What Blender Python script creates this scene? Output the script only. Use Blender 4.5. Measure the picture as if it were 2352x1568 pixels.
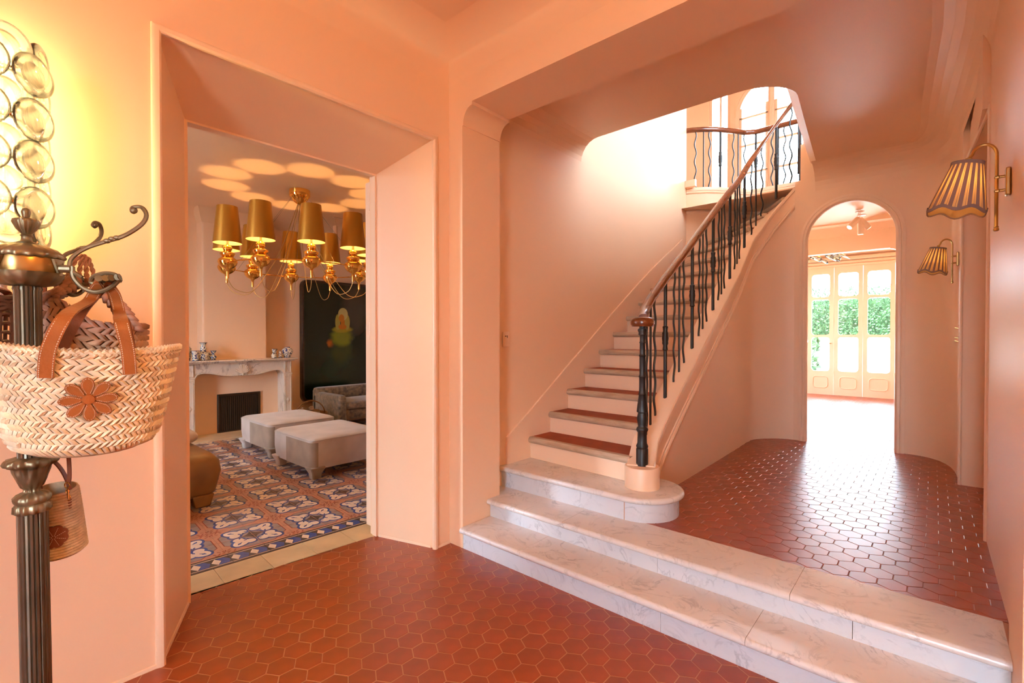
import bpy, bmesh, math, random
from mathutils import Vector, Matrix
for o in list(bpy.data.objects): bpy.data.objects.remove(o)
scene = bpy.context.scene
COL = scene.collection
PI = math.pi
rnd = random.Random(7)

# ------------------------------------------------------------------ camera
EYE = 1.25; FPX = 1104.0; YAW = math.radians(41.31); PITCH = math.radians(-0.62)
cam = bpy.data.cameras.new('camera'); cam.sensor_width = 36.0; cam.lens = FPX / 2352 * 36.0
cam.clip_start = 0.02; cam.clip_end = 200
camo = bpy.data.objects.new('camera', cam); COL.objects.link(camo); camo.location = (0, 0, EYE)
FW = Vector((math.cos(PITCH) * math.cos(YAW), math.cos(PITCH) * math.sin(YAW), math.sin(PITCH)))
RT = Vector((math.sin(YAW), -math.cos(YAW), 0)); UPV = RT.cross(FW)
camo.rotation_euler = FW.to_track_quat('-Z', 'Y').to_euler()
scene.camera = camo

# ------------------------------------------------------------------ sky, sun, exposure
scene.view_settings.view_transform = 'Standard'
try: scene.view_settings.look = 'None'
except Exception: pass
scene.view_settings.gamma = 1.0
scene.view_settings.use_curve_mapping = False
scene.view_settings.exposure = 0.88
scene.cycles.max_bounces = 8; scene.cycles.diffuse_bounces = 5; scene.cycles.transparent_max_bounces = 20; scene.cycles.glossy_bounces = 3; scene.cycles.use_light_tree = False; scene.cycles.caustics_reflective = False; scene.cycles.caustics_refractive = False
SKY = 18.0
world = bpy.data.worlds.new('sky'); scene.world = world; world.use_nodes = True
wn = world.node_tree.nodes; wn['Background'].inputs['Color'].default_value = (.68, .85, 1.0, 1)
wn['Background'].inputs['Strength'].default_value = SKY
sun = bpy.data.lights.new('sun', 'SUN'); sun.energy = 18.0; sun.angle = 0.02; sun.color = (1, .96, .90)
suno = bpy.data.objects.new('sun', sun); COL.objects.link(suno)
suno.rotation_euler = Vector((.52, .18, -.84)).to_track_quat('-Z', 'Y').to_euler()

def portal(loc, d, sx, sy):
    l = bpy.data.lights.new('sky_portal', 'AREA'); l.shape = 'RECTANGLE'; l.size = sx; l.size_y = sy
    l.cycles.is_portal = True
    o = bpy.data.objects.new('sky_portal', l); COL.objects.link(o); o.location = loc
    o.rotation_euler = Vector(d).to_track_quat('-Z', 'Y').to_euler()
portal((9.93, .85, 1.32), (-1, 0, 0), 2.6, 2.3)
portal((7.62, 1.9, 4.0), (-1, 0, 0), 1.6, 2.3)
portal((-2.28, -.3, 1.35), (1, 0, 0), .9, 2.5)
portal((-1.58, 4.6, 1.45), (1, 0, 0), .9, 2.5)
portal((4.4, -.78, 4.35), (0, 1, 0), 1.8, 1.7)
portal((7.2, 2.58, 1.55), (0, -1, 0), .6, 1.9)
portal((8.95, 2.68, 1.5), (0, -1, 0), .7, 2.0)

# ------------------------------------------------------------------ helpers
def lin(c):
    return tuple(((v / 255) / 12.92 if v / 255 <= .04045 else ((v / 255 + .055) / 1.055) ** 2.4) for v in c)

class MB:
    """collects shapes; build() links them as one mesh object"""
    def __init__(s): s.v = []; s.f = []; s.m = []; s.cur = 0
    def add(s, vs, fs):
        b = len(s.v); s.v += [tuple(v) for v in vs]
        for f in fs: s.f.append(tuple(b + i for i in f)); s.m.append(s.cur)
        return s
    def box(s, x0, y0, z0, x1, y1, z1):
        return s.add([(x0, y0, z0), (x1, y0, z0), (x1, y1, z0), (x0, y1, z0), (x0, y0, z1), (x1, y0, z1), (x1, y1, z1), (x0, y1, z1)],
                     [(3, 2, 1, 0), (4, 5, 6, 7), (0, 1, 5, 4), (1, 2, 6, 5), (2, 3, 7, 6), (3, 0, 4, 7)])
    def hexa(s, a, b):     # two quads of four points
        return s.add(list(a) + list(b), [(3, 2, 1, 0), (4, 5, 6, 7), (0, 1, 5, 4), (1, 2, 6, 5), (2, 3, 7, 6), (3, 0, 4, 7)])
    def prism(s, poly, z0, z1):
        n = len(poly)
        z0s = z0 if isinstance(z0, (list, tuple)) else [z0] * n
        z1s = z1 if isinstance(z1, (list, tuple)) else [z1] * n
        vs = [(p[0], p[1], z0s[i]) for i, p in enumerate(poly)] + [(p[0], p[1], z1s[i]) for i, p in enumerate(poly)]
        fs = [tuple(range(n - 1, -1, -1)), tuple(range(n, 2 * n))] + [(i, (i + 1) % n, n + (i + 1) % n, n + i) for i in range(n)]
        return s.add(vs, fs)
    def extr(s, poly, fn, a, b):   # polygon points mapped by fn(p, t) at t=a and t=b
        n = len(poly)
        vs = [fn(p, a) for p in poly] + [fn(p, b) for p in poly]
        return s.add(vs, [tuple(range(n - 1, -1, -1)), tuple(range(n, 2 * n))] + [(i, (i + 1) % n, n + (i + 1) % n, n + i) for i in range(n)])
    def face(s, pts): return s.add(pts, [tuple(range(len(pts)))])
    def loft(s, rings, closed=True, cap=True, capu=False):
        n = len(rings[0]); b = []
        for r in rings: b += r
        fs = []
        for i in range(len(rings) - 1):
            for j in range(n if closed else n - 1):
                k = (j + 1) % n
                fs.append((i * n + j, i * n + k, (i + 1) * n + k, (i + 1) * n + j))
        if cap and closed:
            fs.append(tuple(range(n - 1, -1, -1))); L = (len(rings) - 1) * n; fs.append(tuple(range(L, L + n)))
        return s.add(b, fs)
    def tube(s, path, r, n=8, cap=True, flat=1.0, up=None):
        P = [Vector(p) for p in path]; R = r if isinstance(r, (list, tuple)) else [r] * len(P)
        rings = []; prev = None
        for i, p in enumerate(P):
            t = (P[min(i + 1, len(P) - 1)] - P[max(i - 1, 0)]).normalized()
            if prev is None:
                a = Vector(up) if up else (Vector((0, 0, 1)) if abs(t.z) < .9 else Vector((1, 0, 0)))
            else: a = prev
            a = (a - t * a.dot(t)).normalized(); prev = a
            b = t.cross(a)
            rings.append([p + (a * math.cos(2 * PI * k / n) * flat + b * math.sin(2 * PI * k / n)) * R[i] for k in range(n)])
        return s.loft(rings, True, cap)
    def sweep(s, prof, path, up=(0, 0, 1), closed=False, cap=True):
        """prof: (side, height) pairs; side is to the right of travel, height along up"""
        P = [Vector(p) for p in path]; U = Vector(up); rings = []; N = len(P)
        for i, p in enumerate(P):
            if closed: a, c = P[i - 1], P[(i + 1) % N]
            else: a, c = P[max(i - 1, 0)], P[min(i + 1, N - 1)]
            d1 = (p - a); d2 = (c - p)
            d1 = d1.normalized() if d1.length > 1e-9 else d2.normalized(); d2 = d2.normalized() if d2.length > 1e-9 else d1
            s1 = d1.cross(U).normalized(); s2 = d2.cross(U).normalized()
            sd = s1 + s2
            if sd.length < 1e-6: sd = s1
            sd.normalize(); k = 1 / max(.35, sd.dot(s1))
            rings.append([p + sd * (q[0] * k) + U * q[1] for q in prof])
        if closed: rings.append(rings[0])
        return s.loft(rings, True, cap and not closed)
    def lathe(s, prof, n=24, o=(0, 0, 0), mat=None, mod=None):
        rings = []
        for (r, z) in prof:
            ring = []
            for k in range(n):
                a = 2 * PI * k / n
                rr = r * (mod(a, z) if mod else 1)
                p = Vector((rr * math.cos(a), rr * math.sin(a), z))
                if mat: p = mat @ p
                ring.append(p + Vector(o))
            rings.append(ring)
        return s.loft(rings, True, True)
    def sphere(s, c, r, n=10, m=6, sc=(1, 1, 1)):
        prof = [(max(1e-4, r * math.sin(PI * i / m)), -r * math.cos(PI * i / m)) for i in range(m + 1)]
        rings = [[Vector((c[0] + q[0] * math.cos(2 * PI * k / n) * sc[0], c[1] + q[0] * math.sin(2 * PI * k / n) * sc[1], c[2] + q[1] * sc[2])) for k in range(n)] for q in prof]
        return s.loft(rings, True, True)
    def xform(s, M, start=0):
        for i in range(start, len(s.v)): s.v[i] = tuple(M @ Vector(s.v[i]))
        return s
    def mesh(s, name, mats, smooth=True, recalc=True, angle=35):
        me = bpy.data.meshes.new(name); me.from_pydata(s.v, [], s.f)
        mats = mats if isinstance(mats, (list, tuple)) else [mats]
        for m in mats: me.materials.append(m)
        me.polygons.foreach_set('material_index', s.m)
        if recalc:
            bm = bmesh.new(); bm.from_mesh(me); bmesh.ops.recalc_face_normals(bm, faces=bm.faces); bm.to_mesh(me); bm.free()
        if smooth:
            me.polygons.foreach_set('use_smooth', [True] * len(me.polygons)); me.set_sharp_from_angle(angle=math.radians(angle))
        me.update(); return me
    def build(s, name, mats, parent=None, smooth=True, recalc=True, angle=35, bevel=0):
        o = bpy.data.objects.new(name, s.mesh(name, mats, smooth, recalc, angle)); COL.objects.link(o)
        if parent is not None: o.parent = parent
        if bevel:
            b = o.modifiers.new('bevel', 'BEVEL'); b.width = bevel; b.segments = 2; b.limit_method = 'ANGLE'; b.angle_limit = math.radians(40)
        return o

def inst(name, me, parent, M=None):
    o = bpy.data.objects.new(name, me); COL.objects.link(o); o.parent = parent
    if M is not None: o.matrix_local = M
    return o
def empty(name, loc=(0, 0, 0), rz=0.0):
    o = bpy.data.objects.new(name, None); COL.objects.link(o); o.location = loc; o.rotation_euler = (0, 0, rz); o.empty_display_size = .1
    return o
def tag(o, label, cat, group=None):
    o['label'] = label; o['category'] = cat
    if group: o['group'] = group
    return o
def struct(o, label=None):
    o['kind'] = 'structure'
    if label: o['label'] = label
    return o
def stuff(o): o['kind'] = 'stuff'; return o
def arc(cx, cy, r, a0, a1, n, ry=None):
    ry = r if ry is None else ry
    return [(cx + r * math.cos(math.radians(a0 + (a1 - a0) * i / n)), cy + ry * math.sin(math.radians(a0 + (a1 - a0) * i / n))) for i in range(n + 1)]
def interp(tab, x):
    if x <= tab[0][0]: return tab[0][1]
    for (a, b), (c, d) in zip(tab, tab[1:]):
        if x <= c: return b + (d - b) * (x - a) / (c - a)
    (a, b), (c, d) = tab[-2:]; return d + (d - b) / (c - a) * (x - c)
def smoothpath(pts, n=6):
    P = [Vector(p) for p in pts]; out = []
    for i in range(len(P) - 1):
        p0 = P[max(i - 1, 0)]; p1 = P[i]; p2 = P[i + 1]; p3 = P[min(i + 2, len(P) - 1)]
        for k in range(n):
            t = k / n
            out.append(.5 * ((2 * p1) + (p2 - p0) * t + (2 * p0 - 5 * p1 + 4 * p2 - p3) * t * t + (3 * p1 - p0 - 3 * p2 + p3) * t ** 3))
    out.append(P[-1]); return out
def project(p):
    v = Vector(p) - Vector((0, 0, EYE)); d = v.dot(FW)
    if d < .05: return None
    return 1176 + FPX * v.dot(RT) / d, 784 - FPX * v.dot(UPV) / d, d
def cam_at(x, y, d):     # point at picture position x, y and distance d, used once to survey positions
    return Vector((0, 0, EYE)) + (FW + RT * ((x - 1176) / FPX) + UPV * ((784 - y) / FPX)) * d

# ------------------------------------------------------------------ materials
def M(name, col, rough=.5, metal=0, spec=.5, bump=None, var=None, objvar=0, coat=0, sheen=0, trans=0):
    m = bpy.data.materials.new(name); m.use_nodes = True; nt = m.node_tree; N = nt.nodes; L = nt.links; p = N['Principled BSDF']
    p.inputs['Base Color'].default_value = (*col, 1); p.inputs['Roughness'].default_value = rough; p.inputs['Metallic'].default_value = metal
    p.inputs['Specular IOR Level'].default_value = spec
    if coat: p.inputs['Coat Weight'].default_value = coat; p.inputs['Coat Roughness'].default_value = .27
    if sheen: p.inputs['Sheen Weight'].default_value = sheen
    tc = N.new('ShaderNodeTexCoord'); out = None
    if var:
        sc, amt = var[:2]; nz = N.new('ShaderNodeTexNoise'); nz.inputs['Scale'].default_value = sc; nz.inputs['Detail'].default_value = 2
        L.new(tc.outputs['Object'], nz.inputs['Vector'])
        mp = N.new('ShaderNodeMapRange'); mp.inputs[1].default_value = .3; mp.inputs[2].default_value = .7; mp.inputs[3].default_value = 1 - amt; mp.inputs[4].default_value = 1 + amt
        L.new(nz.outputs['Fac'], mp.inputs[0]); out = mp.outputs[0]
    if objvar:
        oi = N.new('ShaderNodeObjectInfo'); mp = N.new('ShaderNodeMapRange'); mp.inputs[3].default_value = 1 - objvar; mp.inputs[4].default_value = 1 + objvar
        L.new(oi.outputs['Random'], mp.inputs[0])
        if out:
            mu = N.new('ShaderNodeMath'); mu.operation = 'MULTIPLY'; L.new(out, mu.inputs[0]); L.new(mp.outputs[0], mu.inputs[1]); out = mu.outputs[0]
        else: out = mp.outputs[0]
    if out:
        hs = N.new('ShaderNodeHueSaturation'); hs.inputs['Color'].default_value = (*col, 1); L.new(out, hs.inputs['Value']); L.new(hs.outputs[0], p.inputs['Base Color'])
    if bump:
        nz = N.new('ShaderNodeTexNoise'); nz.inputs['Scale'].default_value = bump[0]; nz.inputs['Detail'].default_value = 1
        L.new(tc.outputs['Object'], nz.inputs['Vector']); bp = N.new('ShaderNodeBump'); bp.inputs['Strength'].default_value = bump[1]; bp.inputs['Distance'].default_value = .01
        L.new(nz.outputs['Fac'], bp.inputs['Height']); L.new(bp.outputs[0], p.inputs['Normal'])
    return m

def marble(name, base, vein, scale=2.2, rough=.22, amount=.55, stretch=(1, 1, 1)):
    m = M(name, base, rough); nt = m.node_tree; N = nt.nodes; L = nt.links; p = N['Principled BSDF']
    tc = N.new('ShaderNodeTexCoord'); mpg = N.new('ShaderNodeMapping'); mpg.inputs['Scale'].default_value = stretch; mpg.inputs['Rotation'].default_value = (0, 0, .6)
    L.new(tc.outputs['Object'], mpg.inputs['Vector'])
    n1 = N.new('ShaderNodeTexNoise'); n1.inputs['Scale'].default_value = scale; n1.inputs['Detail'].default_value = 5; n1.inputs['Distortion'].default_value = 1.6; n1.inputs['Roughness'].default_value = .62
    L.new(mpg.outputs[0], n1.inputs['Vector'])
    a = N.new('ShaderNodeMath'); a.operation = 'SUBTRACT'; a.inputs[1].default_value = .5; L.new(n1.outputs['Fac'], a.inputs[0])
    b = N.new('ShaderNodeMath'); b.operation = 'ABSOLUTE'; L.new(a.outputs[0], b.inputs[0])
    r = N.new('ShaderNodeMapRange'); r.inputs[1].default_value = 0; r.inputs[2].default_value = .035; r.inputs[3].default_value = amount; r.inputs[4].default_value = 0; L.new(b.outputs[0], r.inputs[0])
    n2 = N.new('ShaderNodeTexNoise'); n2.inputs['Scale'].default_value = scale * 1.7; n2.inputs['Detail'].default_value = 3; L.new(mpg.outputs[0], n2.inputs['Vector'])
    r2 = N.new('ShaderNodeMapRange'); r2.inputs[1].default_value = .42; r2.inputs[2].default_value = .68; r2.inputs[3].default_value = .1; r2.inputs[4].default_value = 1.0; L.new(n2.outputs['Fac'], r2.inputs[0])
    mu = N.new('ShaderNodeMath'); mu.operation = 'MULTIPLY'; L.new(r.outputs[0], mu.inputs[0]); L.new(r2.outputs[0], mu.inputs[1])
    n3 = N.new('ShaderNodeTexNoise'); n3.inputs['Scale'].default_value = scale * .6; n3.inputs['Detail'].default_value = 4; L.new(mpg.outputs[0], n3.inputs['Vector'])
    r3 = N.new('ShaderNodeMapRange'); r3.inputs[1].default_value = .35; r3.inputs[2].default_value = .75; r3.inputs[3].default_value = 0; r3.inputs[4].default_value = amount * .35; L.new(n3.outputs['Fac'], r3.inputs[0])
    ad = N.new('ShaderNodeMath'); ad.operation = 'ADD'; ad.use_clamp = True; L.new(mu.outputs[0], ad.inputs[0]); L.new(r3.outputs[0], ad.inputs[1])
    mx = N.new('ShaderNodeMix'); mx.data_type = 'RGBA'; mx.inputs[6].default_value = (*base, 1); mx.inputs[7].default_value = (*vein, 1)
    L.new(ad.outputs[0], mx.inputs[0]); L.new(mx.outputs[2], p.inputs['Base Color'])
    return m

def wood(name, c1, c2, scale=6, rough=.4, stretch=(1, 8, 8), coat=0):
    m = M(name, c1, rough, coat=coat); nt = m.node_tree; N = nt.nodes; L = nt.links; p = N['Principled BSDF']
    tc = N.new('ShaderNodeTexCoord'); mp = N.new('ShaderNodeMapping'); mp.inputs['Scale'].default_value = stretch; L.new(tc.outputs['Object'], mp.inputs['Vector'])
    n1 = N.new('ShaderNodeTexNoise'); n1.inputs['Scale'].default_value = scale; n1.inputs['Detail'].default_value = 6; n1.inputs['Distortion'].default_value = .6; L.new(mp.outputs[0], n1.inputs['Vector'])
    mx = N.new('ShaderNodeMix'); mx.data_type = 'RGBA'; mx.inputs[6].default_value = (*c1, 1); mx.inputs[7].default_value = (*c2, 1)
    r = N.new('ShaderNodeMapRange'); r.inputs[1].default_value = .35; r.inputs[2].default_value = .65; L.new(n1.outputs['Fac'], r.inputs[0])
    L.new(r.outputs[0], mx.inputs[0]); L.new(mx.outputs[2], p.inputs['Base Color']); return m

def thin_glass(name, tint=(1, 1, 1), refl=.12, rough=.02):
    m = bpy.data.materials.new(name); m.use_nodes = True; nt = m.node_tree; N = nt.nodes; L = nt.links; N.remove(N['Principled BSDF'])
    t = N.new('ShaderNodeBsdfTransparent'); t.inputs[0].default_value = (*tint, 1); g = N.new('ShaderNodeBsdfGlossy'); g.inputs['Roughness'].default_value = rough
    fr = N.new('ShaderNodeFresnel'); fr.inputs[0].default_value = 1.4; mu = N.new('ShaderNodeMath'); mu.operation = 'MULTIPLY_ADD'; mu.inputs[1].default_value = .8; mu.inputs[2].default_value = refl * .1; mu.use_clamp = True
    L.new(fr.outputs[0], mu.inputs[0]); mx = N.new('ShaderNodeMixShader'); L.new(mu.outputs[0], mx.inputs[0]); L.new(t.outputs[0], mx.inputs[1]); L.new(g.outputs[0], mx.inputs[2])
    L.new(mx.outputs[0], N['Material Output'].inputs[0]); return m

def lens_glass(name, tint, body, kt=.62, kd=.25):
    """thick cloudy blown glass: lets light through, scatters a little, shines"""
    m = bpy.data.materials.new(name); m.use_nodes = True; nt = m.node_tree; N = nt.nodes; L = nt.links; N.remove(N['Principled BSDF'])
    t = N.new('ShaderNodeBsdfTransparent'); t.inputs[0].default_value = (*tint, 1)
    d = N.new('ShaderNodeBsdfTranslucent'); d.inputs[0].default_value = (*body, 1)
    g = N.new('ShaderNodeBsdfGlossy'); g.inputs['Roughness'].default_value = .06
    m1 = N.new('ShaderNodeMixShader'); m1.inputs[0].default_value = kd / (kt + kd); L.new(t.outputs[0], m1.inputs[1]); L.new(d.outputs[0], m1.inputs[2])
    lw = N.new('ShaderNodeLayerWeight'); lw.inputs[0].default_value = .35
    m2 = N.new('ShaderNodeMixShader'); L.new(lw.outputs['Fresnel'], m2.inputs[0]); L.new(m1.outputs[0], m2.inputs[1]); L.new(g.outputs[0], m2.inputs[2])
    L.new(m2.outputs[0], N['Material Output'].inputs[0]); return m

def fabric_shade(name, col, trans):
    m = bpy.data.materials.new(name); m.use_nodes = True; nt = m.node_tree; N = nt.nodes; L = nt.links; N.remove(N['Principled BSDF'])
    d = N.new('ShaderNodeBsdfDiffuse'); d.inputs[0].default_value = (*col, 1); t = N.new('ShaderNodeBsdfTranslucent'); t.inputs[0].default_value = (*trans, 1)
    mx = N.new('ShaderNodeMixShader'); mx.inputs[0].default_value = .5; L.new(d.outputs[0], mx.inputs[1]); L.new(t.outputs[0], mx.inputs[2]); L.new(mx.outputs[0], N['Material Output'].inputs[0]); return m
def emit(name, col, s):
    m = bpy.data.materials.new(name); m.use_nodes = True; N = m.node_tree.nodes; L = m.node_tree.links; N.remove(N['Principled BSDF'])
    e = N.new('ShaderNodeEmission'); e.inputs[0].default_value = (*col, 1); e.inputs[1].default_value = s; L.new(e.outputs[0], N['Material Output'].inputs[0]); return m

PAINT = M('peach_wall_paint', (.88, .595, .395), .42, spec=.35)
PAINT_GLOSS = M('peach_woodwork_paint', (.88, .62, .435), .3, spec=.4)
TERRA = M('terracotta_tile', (.30, .045, .004), .36, spec=.7, coat=.3, var=(9, .16), objvar=.08)
TERRA_DRY = M('unwaxed_terracotta', (.30, .055, .018), .6, spec=.25, var=(9, .16))
GROUT = M('pink_grout', (.50, .25, .13), .8)
GROUT2 = M('dark_grout', (.42, .22, .15), .7)
MARB = marble('white_marble', (.74, .70, .68), (.26, .26, .28), 5.0, .22, .5)
MARB_RISER = marble('daylight_tinted_marble', (.66, .67, .71), (.30, .32, .38), 5.2, .2, .5)  # the treads' marble again, bluish daylight on the risers put into its colour
MARB_PINK = marble('veined_mantel_marble', (.80, .68, .58), (.30, .22, .19), 3.2, .25, .8, (1, 1, .5))
OAK = wood('grey_oak_nosing', (.54, .40, .28), (.42, .29, .19), 7, .55, (8, 1, 8))
MAHOG = wood('polished_mahogany', (.22, .055, .016), (.12, .028, .008), 6, .22, (1, 1, 1), coat=.5)
IRON = M('black_cast_iron', (.012, .012, .014), .42, spec=.5, bump=(40, .08))
BRASS = M('aged_brass', (.50, .34, .13), .28, 1, bump=(30, .03))
BRASS_DK = M('dark_bronze_brass', (.25, .215, .13), .38, .75, var=(14, .35), bump=(50, .12))
BRASS_ST = M('dark_fluted_steel', (.15, .13, .095), .36, .75, var=(10, .2))
GOLD = M('polished_gold', (.95, .55, .14), .06, 1)
GOLD_SHADE = M('satin_gold_shade', (.62, .33, .055), .32, .75)
GOLD_IN = fabric_shade('glowing_shade_lining', (.9, .7, .35), (.9, .65, .3))
WHITE = M('white_paint', (.8, .8, .8), .5)
BLACK = M('matt_black', (.01, .01, .01), .6)
PANE = thin_glass('window_glass')
STRAW = M('pale_palm_straw', (.78, .66, .47), .5, var=(30, .22))
STRAW2 = M('light_raffia', (.62, .47, .29), .65, var=(60, .2))
JUTE = M('braided_jute', (.44, .28, .17), .8, var=(18, .25))
LEATHER = M('tan_leather', (.33, .105, .024), .42, bump=(160, .12), var=(12, .12))
LEATHER_DK = M('dark_tan_leather', (.19, .052, .020), .42, bump=(160, .12))
STITCH = M('white_stitching', (.75, .66, .54), .7)
RATTAN = M('dark_brown_cord', (.10, .032, .010), .6, var=(40, .3))
# ================================================================== the setting
ZF = .238            # upper hall floor
CZ = 2.95; UZ = 2.85  # ceilings
# ---- hall / salon wall with splayed doorway
b = MB()
b.prism([(-2.3, 2.2), (.48, 2.2), (.683, 2.62), (.683, 2.68), (-2.3, 2.68)], -.1, 3.1)
b.prism([(1.82, 2.2), (1.93, 2.2), (1.93, 2.68), (1.69, 2.68), (1.69, 2.62)], -.1, 3.1)
b.hexa([(.48, 2.2, 2.405), (1.82, 2.2, 2.405), (1.69, 2.62, 2.25), (.683, 2.62, 2.25)], [(.48, 2.2, 3.1), (1.82, 2.2, 3.1), (1.69, 2.62, 3.1), (.683, 2.62, 3.1)])
b.hexa([(.683, 2.62, 2.25), (1.69, 2.62, 2.25), (1.69, 2.68, 2.25), (.683, 2.68, 2.25)], [(.683, 2.62, 3.1), (1.69, 2.62, 3.1), (1.69, 2.68, 3.1), (.683, 2.68, 3.1)])
struct(b.build('wall_left', PAINT, smooth=False), 'peach wall with a deep splayed doorway to the salon')
# rolled bead round the doorway
bead = [(-.018, 0), (-.016, .010), (-.006, .016), (.006, .016), (.014, .009), (.016, 0), (.012, -.01), (-.012, -.01)]
b = MB(); b.sweep([(p[0], p[1]) for p in bead], [(.482, 2.2, 0), (.482, 2.2, 2.403), (1.818, 2.2, 2.403), (1.818, 2.2, 0)], up=(0, -1, 0))
struct(b.build('trim_1', PAINT_GLOSS), 'rolled bead moulding round the splayed doorway')
# inner stepped door frame
b = MB()
fr = [(0, 0), (0, .012), (.014, .012), (.014, .022), (.026, .022), (.026, .010), (.04, .010), (.04, -.03), (0, -.03)]
b.sweep([(-p[0] + .006, p[1]) for p in fr], [(.683, 2.622, 0), (.683, 2.622, 2.25), (1.69, 2.622, 2.25), (1.69, 2.622, 0)], up=(0, -1, 0))
struct(b.build('trim_2', PAINT_GLOSS), 'narrow stepped door frame inside the splayed doorway')
# fine skirting bead on the floor along the hall wall and reveals
for i, (p, q) in enumerate((((-2.3, 2.197), (.47, 2.197)), ((.492, 2.225), (.675, 2.605)), ((1.70, 2.60), (1.812, 2.23)), ((1.835, 2.197), (1.925, 2.197)))):
    b = MB(); b.sweep([(0, 0), (.007, 0), (.005, .012), (0, .014)], [(p[0], p[1], 0), (q[0], q[1], 0)])
    struct(b.build('baseboard_hall', PAINT_GLOSS), 'thin painted floor bead of the hall wall')
# open leaves of the salon door, folded flat on the salon side
def door_leaf(name, x0, x1, edge_x, label):
    b = MB(); b.box(x0, 2.705, .03, x1, 2.765, 2.235); d = b.build(name, PAINT_GLOSS, bevel=.003); struct(d, label)
    for z in (.28, 1.23, 2.05):
        h = MB(); h.lathe([(.007, 0), (.0085, .004), (.0085, .05), (.006, .052), (.006, .056), (.0085, .058), (.0085, .105), (.007, .11)], 10, (edge_x, 2.700, z))
        h.box(min(edge_x, edge_x + (.03 if x1 > 1 else -.03)), 2.7035, z + .002, max(edge_x, edge_x + (.03 if x1 > 1 else -.03)), 2.7065, z + .108); h.build('hinge', PAINT_GLOSS, d)
        pl = MB(); ex = x0 if x1 > 1 else x1
        pl.box(ex - .002, 2.712, z - .01, ex + .002, 2.745, z + .12); pl.build('hinge_plate', PAINT_GLOSS, d)
    return d
door_leaf('door_1', 1.712, 2.20, 1.706, 'peach door leaf folded open beyond the right jamb')
door_leaf('door_2', .17, .672, .678, 'peach door leaf folded open beyond the left jamb')

# ---- portal between lower and upper hall (piers, soffit, coved brackets)
y0, y1 = -.19, 2.083
prof = [(2.68, -.1), (y1, -.1), (y1, 2.482), (y1 - .007, 2.482)]
prof += [(2.001 + .075 * math.cos(math.radians(t)), 2.492 + .088 * math.sin(math.radians(t))) for t in range(0, 91, 9)]
prof += [(2.001, 2.6), (y0 + .082, 2.6)]
prof += [(y0 + .082 - .075 * math.sin(math.radians(t)), 2.492 + .088 * math.cos(math.radians(t))) for t in range(0, 91, 9)]
prof += [(y0 + .007, 2.482), (y0, 2.482), (y0, -.1), (-2.3, -.1), (-2.3, 3.1), (2.68, 3.1)]
b = MB(); b.extr(prof, lambda p, t: (t, p[0], p[1]), 1.93, 2.25)
struct(b.build('wall_portal', PAINT, angle=30), 'peach beam and piers framing the marble steps')

# ---- lower hall: other walls (behind the viewer) with a glazed front door and a window
def wall_with_hole(name, axis, c0, c1, a0, a1, z0, z1, holes, label, mat=None):
    b = MB(); cuts = sorted(set([a0, a1] + [h[0] for h in holes] + [h[1] for h in holes]))
    def blk(u0, u1, w0, w1):
        if u1 - u0 < 1e-4 or w1 - w0 < 1e-4: return
        if axis == 'x': b.box(c0, u0, w0, c1, u1, w1)
        else: b.box(u0, c0, w0, u1, c1, w1)
    for u0, u1 in zip(cuts, cuts[1:]):
        hs = [h for h in holes if h[0] <= u0 + 1e-5 and h[1] >= u1 - 1e-5]
        if hs: blk(u0, u1, z0, hs[0][2]); blk(u0, u1, hs[0][3], z1)
        else: blk(u0, u1, z0, z1)
    return struct(b.build(name, mat or PAINT, smooth=False), label)
wall_with_hole('wall_back', 'x', -2.35, -2.2, -2.3, 2.68, -.1, 3.1, [(-.75, .15, .1, 2.6)], 'peach wall behind the viewer with a glazed entrance')
wall_with_hole('wall_front', 'y', -2.35, -2.2, -2.35, 1.93, -.1, 3.1, [], 'plain peach wall behind the viewer')
def tray(b, x0, x1, y0_, y1_, zc, r, n=7):
    rings = []
    for i in range(n + 1):
        t = PI / 2 * i / n; k = r * (1 - math.cos(t)); z = zc - r + r * math.sin(t)
        rings.append([(x0 + k, y0_ + k, z), (x1 - k, y0_ + k, z), (x1 - k, y1_ - k, z), (x0 + k, y1_ - k, z)])
    b.loft(rings, True, False); b.face(rings[-1])
b = MB(); tray(b, -2.2, 1.93, -2.2, 2.2, CZ, .2)
struct(b.build('ceiling', PAINT, recalc=False, angle=60), 'coved peach ceiling of the lower hall')

# ---- paths of the upper hall
RIGHT = [(2.25, -.205), (3.33, -.2)]
CURVE_R = [(4.47, -.137), (4.62, -.134), (4.777, -.128), (4.90, -.119), (5.02, -.102), (5.13, -.074), (5.226, -.034), (5.295, .025), (5.335, .085), (5.345, .135)]
# string wall: outer face, from the newel round to the arch wall
STR = [(2.60, 1.205), (2.70, 1.245), (2.82, 1.283), (2.95, 1.300), (3.2, 1.308), (4.0, 1.318), (4.6, 1.33), (4.906, 1.34), (5.03, 1.338), (5.10, 1.325), (5.16, 1.297), (5.22, 1.255), (5.275, 1.20), (5.315, 1.14), (5.337, 1.085), (5.345, 1.03)]
def slen(P):
    s = [P[0][0]]
    for a, c in zip(P, P[1:]): s.append(s[-1] + math.hypot(c[0] - a[0], c[1] - a[1]))
    return s
def resample(P, step=.06):
    out = []
    for a, c in zip(P, P[1:]):
        n = max(1, int(math.hypot(c[0] - a[0], c[1] - a[1]) / step))
        for i in range(n): out.append((a[0] + (c[0] - a[0]) * i / n, a[1] + (c[1] - a[1]) * i / n))
    return out + [P[-1]]
def offset(P, d):       # to the left of travel
    out = []
    for i, p in enumerate(P):
        a = P[max(i - 1, 0)]; c = P[min(i + 1, len(P) - 1)]; l = math.hypot(c[0] - a[0], c[1] - a[1])
        out.append((p[0] - (c[1] - a[1]) / l * d, p[1] + (c[0] - a[0]) / l * d))
    return out
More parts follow.
